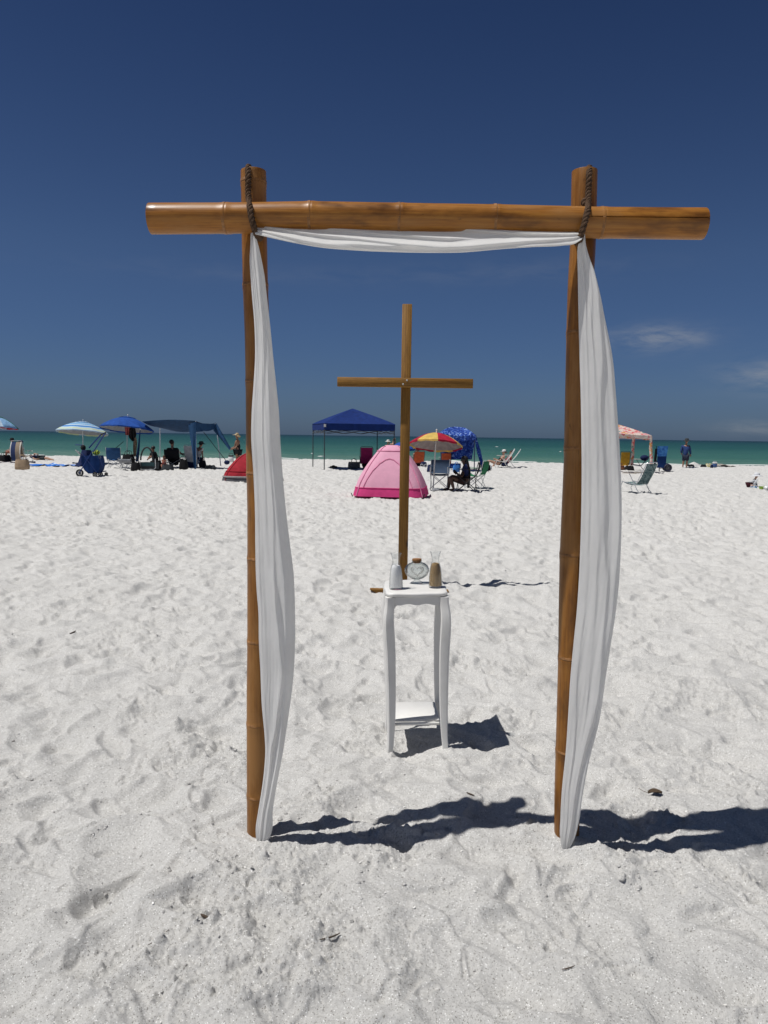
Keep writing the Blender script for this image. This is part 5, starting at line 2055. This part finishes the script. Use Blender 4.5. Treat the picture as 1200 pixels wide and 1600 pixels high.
arc = [(-.80, .17), (-.77, .32), (-.68, .50), (-.50, .64), (-.25, .715), (0, .735), (.25, .715), (.50, .64), (.68, .50), (.77, .32), (.80, .17)]
pts = []
for i in range(len(arc) - 1):
    for s in range(4):
        a, b = arc[i], arc[i + 1]
        pts.append(on_front(a[0] + (b[0] - a[0]) * s / 4, a[1] + (b[1] - a[1]) * s / 4) + Vector((0, -.006, 0)))
pts.append(on_front(*arc[-1]) + Vector((0, -.006, 0)))
ft.tube(pts, .013, 6)
ft.build('door_seam', fabric('pink_piping', (.68, .24, .38, 1)), dm)
m = MB()
m.tube([p * 1.004 for p in ring(.165)] + [ring(.165)[0] * 1.004], .012, 6)
m.build('base_seam', HOT, dm)
m = MB()
m.tube([p * 1.006 for p in ring(.88)] + [ring(.88)[0] * 1.006], .013, 6)
m.build('crown_seam', fabric('pink_piping', (.68, .24, .38, 1)), dm)
for a_, n_ in (((552 - 612) * k, 'tent_peg'), ((660 - 612) * k, 'tent_peg')):
    MB().tube([Vector((a_, -1.0, .02)), Vector((a_ * 1.03, -1.06, .10))], .012, 6).build(n_, BK, dm)

# 26 red and yellow umbrella
f = F(678, 766)
umbrella(f, 'red and yellow panelled beach umbrella beside the pink tent', 682, 677, 695.5, 42, [CRIM, fabric('umb_yellow', (.74, .52, .14, 1), .25)], tilt=(3.5, -12.5), n=8, scallop=.05, vent=False, lining=fabric('umb_lining', (.42, .36, .35, 1), .25), pole_foot=(676, 767, 0))
# 28 slate camp chair
f = F(687, 765)
camp_chair(f, 'slate blue folding camp chair, empty, under the red and yellow umbrella', SLATE, R(172), METAL, w=.52, seat_h=.46, back=.40, off=(0, .25, 0))
bag(F(681, 768), 'sandal_pair', 'pale sandals lying at the foot of the umbrella pole', 'sandals', .22, .16, .07, GREYC, .7, False, None, .7)
# 30 green chair
f = F(744, 763)
camp_chair(f, 'bright green chair standing behind the long-haired woman', LGREEN, R(62), METAL, w=.42, seat_h=.42, back=.42, off=(0, .35, 0))
# 31 seated dark woman
f = F(720, 768)
camp_chair(f, 'dark folding camp chair under the long-haired woman', BLACK, R(78), DARKM, w=.52, seat_h=.42, back=.40, off=(.16, 0, 0))
person(f, 'long-haired woman in dark clothes sitting sideways and looking at a phone', dict(head=(725.5, 719.5, 0), chest=(728.5, 733, 0), pelvis=(729, 750.5, 0), kneeL=(702.5, 745.5, .12), kneeR=(704, 746, -.12), ankleL=(701, 763.5, .14), ankleR=(709, 764.5, -.14), elbL=(720, 744.5, .2), handL=(712, 738.5, .08), elbR=(722, 745, -.2), handR=(713, 739.5, -.08)),
       86, 'dark', [('dress', NAVY, ['torso', 'shoulders', 'sleeves', 'seat']), ('shorts', fabric('dark_brown', (.035, .02, .018, 1), 0), ['thighs', 'knees'])], 'black', .78, None, k=1.04, female=True)
t_ = F(711, 768).thing('phone', 'small dark phone in the hands of the long-haired woman', 'phone')
t_.location = f.g
m = MB().box(f.p(711, 737.5, -.02), (.075, .012, .14), Matrix.Rotation(R(-35), 3, 'Y'), bev=.004)
m.build('case', BK, t_)
# 32 couple on loungers
f = F(780, 731)
beach_chair(f, 'white lounge chair under the woman in the white cap', WHITEC, R(84), WHITE_M, back=.62, seat_h=.34, w=.56, lean=.42, off=(.10, 0, 0))
person(f, 'woman in a white cap reclining on a white lounge chair and reading', dict(head=(787.5, 706.5, 0), chest=(785.5, 715.5, 0), pelvis=(778.5, 723.5, 0), kneeL=(763, 719.5, .1), kneeR=(764, 720, -.12), ankleL=(760, 730, .12), ankleR=(762, 731, -.12), elbL=(779, 719.5, .2), handL=(772.5, 716.5, .1), elbR=(780.5, 720, -.2), handR=(773.5, 718, -.1)),
       90, 'fair', [('swimsuit', BLACK, ['torso', 'seat'])], 'brown', .05, ('cap', WHITEC), female=True)
f = F(793, 730)
beach_chair(f, 'white lounge chair behind the woman in the white cap', WHITEC, R(80), WHITE_M, back=.60, seat_h=.34, w=.56, lean=.44, off=(.08, .55, 0))
person(f, 'dark haired person in red reclining on the farther white lounge chair', dict(head=(799, 707, .55), chest=(796.5, 716, .55), pelvis=(789, 724, .55), kneeL=(776, 719.5, .68), kneeR=(776, 720, .42), ankleL=(770, 729, .7), ankleR=(771, 729, .4), elbL=(790, 720, .75), handL=(784, 719, .65), elbR=(791, 721, .35), handR=(785, 720, .4)),
       90, 'tan', [('shirt', fabric('wine_cloth', (.22, .03, .05, 1), 0), ['torso', 'shoulders']), ('shorts', NAVY, ['seat', 'thighs'])], 'black')
bag(F(759, 735), 'duffel_bag', 'black duffel bag on the sand at the feet of the woman in the white cap', 'bag', .46, .30, .26, BLACK, .7, True, None, .7)
c = F(766, 734).thing('water_jug', 'small pale jug standing next to the black duffel bag', 'jug')
MB().lathe([(.002, 0), (.07, 0), (.075, .02), (.075, .17), (.03, .22), (.03, .25), (.002, .252)], 16).build('jug_body', plain('pale_plastic', (.5, .52, .52, 1), .35, .4), c)

# 33 flowered cabana at the right
f = F(1017, 740)
FLO = pattern('flower_print', [(0, (.62, .45, .40, 1)), (.22, (.62, .16, .16, 1)), (.42, (.70, .58, .52, 1)), (.55, (.62, .30, .10, 1)), (.68, (.16, .28, .26, 1)), (.78, (.66, .30, .32, 1)), (.88, (.72, .66, .58, 1))], 7, (.70, .58, .53, 1), .2, 'voronoi')
c = f.thing('cabana', 'cream cabana printed with red and orange flowers at the right of the beach', 'cabana')
q = f.p
A, B, Cc, D = q(933, 672, -.2), q(1018.5, 680.5, 0), q(1003, 680.5, 1.9), q(937, 675, 1.9)
apex = q(967, 663.5, .9)
rt = []
for t in np.linspace(0, 1, 9):
    ring_ = []
    for a, b in ((A, B), (B, Cc), (Cc, D), (D, A)):
        for k in range(8):
            e = a.lerp(b, k / 8)
            p = e.lerp(apex, t)
            p.z += -.06 * math.sin(PI * k / 8) * (1 - t) + .02 * math.sin(PI * t)
            ring_.append(p)
    rt.append(ring_)
MB().rings(rt, True, False, True).build('roof', FLO, c, smooth=40)
for a, b in ((A, B), (B, Cc), (Cc, D), (D, A)):
    nrm = (b - a).normalized().cross(Vector((0, 0, 1)))
    g = [[a.lerp(b, k / 12) + Vector((0, 0, -.06 * math.sin(PI * k / 12) - j * .16 - .015 * j * math.sin(k * 2.1))) + nrm * .02 * j * math.sin(k * 1.7) for k in range(13)] for j in (0, .5, 1)]
    MB().sheet(g, .008, normal=nrm).build('valance', FLO, c)
for a, b, r0 in (((1016.5, 681, .05), (1018, 737, .05), .075), ((990, 680, 1.85), (987.5, 727, 1.85), .075), ((936, 674, -.15), (938, 738, -.15), .07), ((940, 676, 1.85), (942, 727, 1.85), .07)):
    pts = [q(*a).lerp(q(*b), t) for t in np.linspace(0, 1, 7)]
    MB().tube([p + Vector((.012 * math.sin(i * 2.1), 0, 0)) for i, p in enumerate(pts)], [r0 * (1.0 - .08 * (i % 2)) for i in range(7)], 10).build('sleeved_pole', FLO, c)
MB().lathe([(.002, .22), (.10, .20), (.15, .08), (.13, 0), (.002, -.01)], 14, q(1017, 737, -.05) + Vector((0, 0, -.02))).build('sandbag', FLO, c)
# things under it
beach_chair(F(974, 733), 'yellow beach chair half hidden by the right drape', fabric('mustard_cloth', (.52, .29, .03, 1)), R(-5), DARKM, back=.66, seat_h=.30, w=.50, lean=.16)
bag(F(969, 735), 'tote_bag', 'striped brown tote bag in front of the yellow chair', 'bag', .40, .26, .26, stripes('brown_stripes', [(0, (.30, .12, .06, 1)), (.5, (.05, .03, .03, 1)), (1, (.05, .03, .03, 1))], 9, 2), .9, True)
bag(F(983, 735), 'duffel_bag', 'dark duffel bag in the shade under the flowered cabana', 'bag', .5, .3, .26, BLACK, .7, True, None, .6)
f = F(999, 735)
beach_chair(f, 'dark blue lounge chair under the flowered cabana, leaning back to the right', NAVY, R(72), DARKM, back=.66, seat_h=.26, w=.56, lean=.50, off=(-.12, .1, 0))
m = MB().ball((0, 0, 0), (.22, .16, .15), 12, 8)
tag(m.build('rolled_blanket', NAVY, None, loc=f.p(1007, 715.5, .05) + f.g), 'rolled navy blanket on the headrest of the dark blue lounge chair', 'blanket')
# 35 green patterned folding chair in front
f = F(992, 769)
GP = pattern('leaf_print', [(0, (.03, .065, .075, 1)), (.44, (.06, .12, .13, 1)), (.52, (.30, .38, .37, 1)), (.62, (.07, .13, .14, 1))], 15, translucent=.08)
beach_chair(f, 'dark green leaf-patterned folding chair standing alone on the sand', GP, R(38), METAL, back=.60, seat_h=.30, w=.58, lean=.30, arm_mat=plain('arm_beige', (.36, .33, .28, 1), .6, .2))
# 36 blue cart at the right
f = F(1035, 737)
c = f.thing('beach_cart', 'tall blue cart packed with folded chairs right of the flowered cabana', 'cart')
q = f.p
m = MB()
m.rings([[q(a, y, d) for a, d in ((x0, -.16), (x1, -.16), (x1, .22), (x0, .22))] for y, x0, x1 in ((731, 1026, 1040), (714, 1027, 1041.5), (712, 1027.5, 1042))])
m.build('carry_sack', DBLUE, c, smooth=30)
m = MB()
m.rings([[q(a, y, d) for a, d in ((x0, -.20), (x1, -.20), (x1, .18), (x0, .18))] for y, x0, x1 in ((713, 1027, 1041.5), (705, 1027, 1043), (698, 1027.5, 1044), (697, 1028, 1044))])
m.build('folded_chairs', pattern('cart_blue', [(0, (.015, .06, .22, 1)), (.45, (.03, .13, .40, 1)), (.6, (.08, .26, .56, 1))], 7), c, smooth=30)
m = MB()
m.rings([[q(a, y, d) for a, d in ((x0, -.10), (x1, -.10), (x1, .2), (x0, .2))] for y, x0, x1 in ((736, 1020.5, 1023.5), (716, 1022, 1026), (701, 1023.5, 1028))])
m.build('side_bag', BLACK, c)
wheel(c, q(1043.5, 731, -.18), .20, .12, 'Y', plain('wheel_navy', (.02, .022, .045, 1), .6, .3))
wheel(c, q(1041, 730, .35), .20, .12, 'Y', plain('wheel_navy', (.02, .022, .045, 1), .6, .3))
MB().tube([q(1030, 731, 0), q(1030, 737, 0)], .022, 7).build('prop_leg', DARKM, c)
MB().tube([q(1026, 697, 0), q(1025, 718, 0), q(1030, 732, 0), q(1043, 731, 0)], .018, 7).build('frame_bar', DARKM, c)
# 37 standing man
f = F(1071, 730)
person(f, 'man in a blue shirt, dark shorts and dark hat standing by the water', dict(head=(1073, 688.8, 0), chest=(1071.5, 699.5, 0), pelvis=(1071.5, 712, 0), kneeL=(1068, 721, .04), kneeR=(1073.5, 721, -.03), ankleL=(1066.8, 728.6, .05), ankleR=(1072.5, 729, -.05), elbL=(1064.5, 704, .05), handL=(1065.5, 709, .12), elbR=(1078.5, 704.5, .02), handR=(1079, 711.5, .10)),
       -25, 'tan', [('shirt', fabric('shirt_blue', (.025, .050, .15, 1), 0), ['torso', 'seat', 'shoulders', 'sleeves', 'long_sleeves']), ('shorts', fabric('shorts_dark', (.03, .035, .06, 1), 0), ['seat', 'thighs', 'knees'])], 'black', 0, ('brim', CHAR))
# 38 things lying by the water: heap of sand, towels, cooler
f = F(1084, 727)
m = MB()
rg = []
for i in range(7):
    t = i / 6
    rg.append([Vector((.42 * (1 - t ** 1.6) * math.cos(2 * PI * k / 22) * (1 + .14 * mn.noise(Vector((k * .7, i, 1)))), .3 * (1 - t ** 1.6) * math.sin(2 * PI * k / 22), .27 * t - .03 + .03 * mn.noise(Vector((k * .9, i, 5))))) for k in range(22)])
m.rings(rg)
tag(m.build('sand_heap', bpy.data.materials['sand'], None, loc=f.g), 'small heap of dug sand right of the standing man', 'sand heap')
bag(F(1078, 729), 'beach_bag', 'flat black bag on the sand in front of the sand heap', 'bag', .50, .26, .12, BLACK, .7, False, None, .8)
bag(F(1099, 730), 'beach_bag', 'dark bag lying right of the sand heap', 'bag', .32, .24, .14, BLACK, .7, False, None, .8)
bag(F(1107, 729), 'folded_towel', 'crumpled yellow and white towel lying on the sand near the water', 'towel', .44, .34, .20, pattern('yellow_towel', [(0, (.60, .58, .50, 1)), (.45, (.55, .48, .18, 1)), (.58, (.62, .60, .55, 1)), (.7, (.5, .44, .2, 1))], 7), .6, False, None, .9)
c = F(1116.5, 730).thing('drink_cooler', 'blue and white drink cooler near the yellow towel', 'cooler')
MB().box((0, 0, .14), (.22, .2, .24), bev=.03).build('box', plain('cooler_blue', (.05, .10, .24, 1), .4, .4), c)
MB().box((0, 0, .28), (.23, .21, .07), bev=.02).build('lid', plain('cooler_white', (.66, .66, .65, 1), .4, .4), c)
MB().tube([(-.10, 0, .29), (-.09, 0, .37), (.09, 0, .37), (.10, 0, .29)], .012, 6).build('handle', plain('cooler_white', (.66, .66, .65, 1)), c)
bag(F(1112, 730.5), 'beach_bag', 'small navy pouch against the blue and white cooler', 'bag', .14, .14, .18, NAVY, .8, False, None, .5)
f = F(1130, 729)
g = [[Vector((-.55 + 1.1 * i / 10, -.5 + 1.2 * j / 5, .035 + .03 * math.sin(i * 1.7 + j * 2) + .10 * math.exp(-((i - 3) / 2) ** 2))) for j in range(6)] for i in range(11)]
tag(MB().sheet(g, .02, normal=(0, 0, 1)).build('beach_mat', pattern('mat_print', [(0, (.48, .44, .38, 1)), (.45, (.30, .26, .22, 1)), (.6, (.55, .52, .48, 1))], 9), None, loc=f.g), 'rumpled beige beach mat at the right end of the things by the water', 'mat')
# 39 child with buckets
f = F(1176, 761)
person(f, 'small child in a white hat and shirt crouching over sand buckets', dict(head=(1182, 744.5, 0), chest=(1178, 752, 0), pelvis=(1172, 756, 0), kneeL=(1177.5, 757.5, .14), kneeR=(1177, 758, -.12), ankleL=(1172, 761, .14), ankleR=(1172, 761.5, -.12), elbL=(1181, 755.5, .12), handL=(1183, 758.5, .08), elbR=(1178.5, 756, -.14), handR=(1180.5, 759, -.10)),
       -90, 'fair', [('shirt', fabric('shirt_shaded_white', (.47, .48, .50, 1), 0), ['torso', 'shoulders', 'sleeves', 'long_sleeves']), ('shorts', fabric('maroon_dark', (.06, .012, .018, 1), 0), ['seat', 'thighs'])], None, 0, ('brim', fabric('hat_shaded_white', (.60, .61, .63, 1), 0)), k=.56, hk=1.6)  # white shirt and hat: their shading is put into a greyer base colour


def bucket(px, py, label, mat, r, h, lying=False):
    f = F(px, py)
    b = f.thing('sand_bucket', label, 'bucket', 'sand buckets by the child')
    pr = [(.002, .0), (r * .78, .0), (r, h), (r * 1.07, h), (r * 1.07, h * .95)]
    inn = [(r * .96, h * .99), (r * .74, .01), (.002, .01)]
    MB().lathe(pr[:4] + inn, 20).build('pail', mat, b, smooth=40)
    MB().tube([(r * math.cos(a), 0, h + r * .6 * math.sin(a)) for a in np.linspace(0, PI, 12)], .006, 6).build('handle', plain('pail_white', (.7, .7, .7, 1), .4, .4), b)
    if lying:
        b.rotation_euler = (R(-70), 0, R(25))
        b.location.z += r * .7
    return b


bucket(1177.5, 762.5, 'wide sky blue bucket in front of the crouching child', plain('pail_blue', (.06, .30, .56, 1), .35, .4), .11, .075)
bucket(1190, 764, 'lime green bucket right of the blue one', plain('pail_green', (.26, .42, .05, 1), .35, .4), .09, .085)
bucket(1199, 766, 'small white bucket tipped over at the right edge', plain('pail_white', (.7, .7, .7, 1), .4, .4), .07, .09, True)

# ================================================================== SMALL THINGS ON THE SAND
WOODB = plain('dead_wood', (.075, .055, .040, 1), .85, .15, 0, .4, 120)


def twig(px, py, label, ln, ang, r=.0035):
    g = plane_z(px, py)
    a = R(ang)
    pts = []
    ca, sa = math.cos(a) * ln / 2, math.sin(a) * ln / 2
    z0, z1 = gz(g.x - ca, g.y - sa), gz(g.x + ca, g.y + sa)
    for i in range(9):
        t = i / 8 - .5
        x, y = ln * t * math.cos(a) - .12 * ln * (t * t - .1) * math.sin(a), ln * t * math.sin(a) + .12 * ln * (t * t - .1) * math.cos(a)
        pts.append(Vector((x, y, z0 * (.5 - t) + z1 * (.5 + t) + .004 + .25 * ln * abs(t) ** 3)))
    m = MB().tube(pts, [r * (.5 + .7 * math.sin(PI * (i + .6) / 9)) for i in range(9)], 7)
    o = m.build('twig', WOODB, None, loc=(g.x, g.y, 0))
    tag(o, label, 'twig', 'twigs lying on the sand')


twig(516, 1472, 'dark curved twig on the sand below the left bamboo post', .075, 38, .0022)
twig(248, 1472, 'thin straight twig on the sand at the lower left', .075, 48, .0014)
twig(320, 1442, 'short thick stick below the small clods at the lower left', .030, -25, .004)
twig(114, 990, 'small upright-looking dark twig on the sand left of the left post', .07, 75, .005)
twig(888, 1517, 'tiny dark twig near the bottom right of the sand', .040, 5, .0016)
twig(8, 1153, 'curved dark reed at the left edge of the sand', .09, 8, .0025)
twig(735, 1253, 'small stick on the sand left of the right bamboo post', .035, -20, .003)
lf = plane_z(1023, 1247)
g = []
for i in range(11):
    t = i / 10
    w = .017 * math.sin(PI * min(1, t * .97 + .02)) ** .8
    g.append([Vector((-.03 + .06 * t, w * (q / 3 - 1), .006 + .010 * abs(q / 3 - 1) + .006 * math.sin(PI * t))) for q in range(7)])
ml = MB().sheet(g, .0012)
ml.tube([(-.03, 0, .008), (-.05, .012, .012), (-.062, .03, .015)], .0011, 5)
o = ml.build('dry_leaf', plain('dry_leaf_brown', (.085, .058, .038, 1), .8, .2, 0, .4, 90), None, loc=(lf.x, lf.y, gz(lf.x, lf.y)))
tag(o, 'curled dry brown leaf on the sand right of the right post', 'leaf')

# clods of damp sand: heaps round the posts, strays elsewhere
rnd = random.Random(11)
m = MB()


def clod(x, y, r):
    z = gz(x, y) - r * .25
    r *= .72
    n, k = 8, 5
    sx, sy, sz = r * rnd.uniform(.8, 1.3), r * rnd.uniform(.8, 1.3), r * rnd.uniform(.55, .9)
    sd = rnd.random() * 90
    rg = []
    for j in range(k + 1):
        ph = -PI / 2 + PI * (j + .05) / (k + .1)
        rg.append([Vector((x + sx * math.cos(ph) * math.cos(2 * PI * i / n) * (1 + .5 * mn.noise(Vector((i * .9, j * .9, sd)))), y + sy * math.cos(ph) * math.sin(2 * PI * i / n) * (1 + .5 * mn.noise(Vector((i * .8, j, sd + 9)))), z + sz * .5 + sz * math.sin(ph) * (1 + .4 * mn.noise(Vector((i, j, sd + 3)))))) for i in range(n)])
    m.rings(rg)


for (px, py, spread, cnt, rmax) in ((440, 1290, .05, 14, .012), (640, 1330, .20, 40, .010), (560, 1385, .14, 40, .011), (500, 1335, .30, 40, .008), (985, 1380, .05, 9, .018), (1000, 1330, .16, 40, .009), (930, 1400, .12, 30, .009), (240, 1340, .22, 46, .011), (285, 1375, .10, 16, .014), (320, 1450, .12, 20, .010), (200, 1420, .30, 40, .009), (150, 1240, .3, 36, .010), (330, 1220, .18, 30, .009), (860, 1290, .12, 26, .008), (700, 1400, .3, 34, .007), (1080, 1250, .3, 24, .007), (340, 1180, .12, 24, .016), (100, 1300, .3, 24, .008), (1100, 1420, .3, 20, .008)):
    g0 = plane_z(px, py)
    for _ in range(cnt):
        x, y = g0.x + rnd.gauss(0, spread), g0.y + rnd.gauss(0, spread * .8)
        clod(x, y, rmax * rnd.uniform(.25, 1) ** 1.6)
for _ in range(260):
    a = rnd.uniform(-.55, .55)
    d = rnd.uniform(1.7, 9)
    clod(d * math.sin(a), d * math.cos(a), rnd.uniform(.002, .008) * (1 + d * .04))
tag(m.build('sand_clods', bpy.data.materials['sand'], None, smooth=60), 'loose clods of sand scattered over the beach', kind='stuff')
m = MB()
for _ in range(420):
    a = rnd.uniform(-.55, .55)
    d = rnd.uniform(1.6, 7)
    x, y = d * math.sin(a), d * math.cos(a)
    r = rnd.uniform(.0018, .0055)
    z = gz(x, y) + r * .5
    t = rnd.random() * PI
    c_, s_2 = math.cos(t), math.sin(t)
    e = rnd.uniform(.35, 1)
    tilt = rnd.uniform(-.5, .5)
    m.rings([[Vector((x + (u * c_ - v * s_2) * r, y + (u * s_2 + v * c_) * r, z + w * r + tilt * u * r)) for u, v in ((1, 0), (.6, .8 * e), (-.5, .8 * e), (-1, 0), (-.5, -.8 * e), (.6, -.8 * e))] for w in (-.35, .35)])
tag(m.build('shell_bits', plain('shell_white', (.74, .73, .70, 1), .5, .3), None, smooth=30), 'tiny bits of white shell scattered over the sand', kind='stuff')
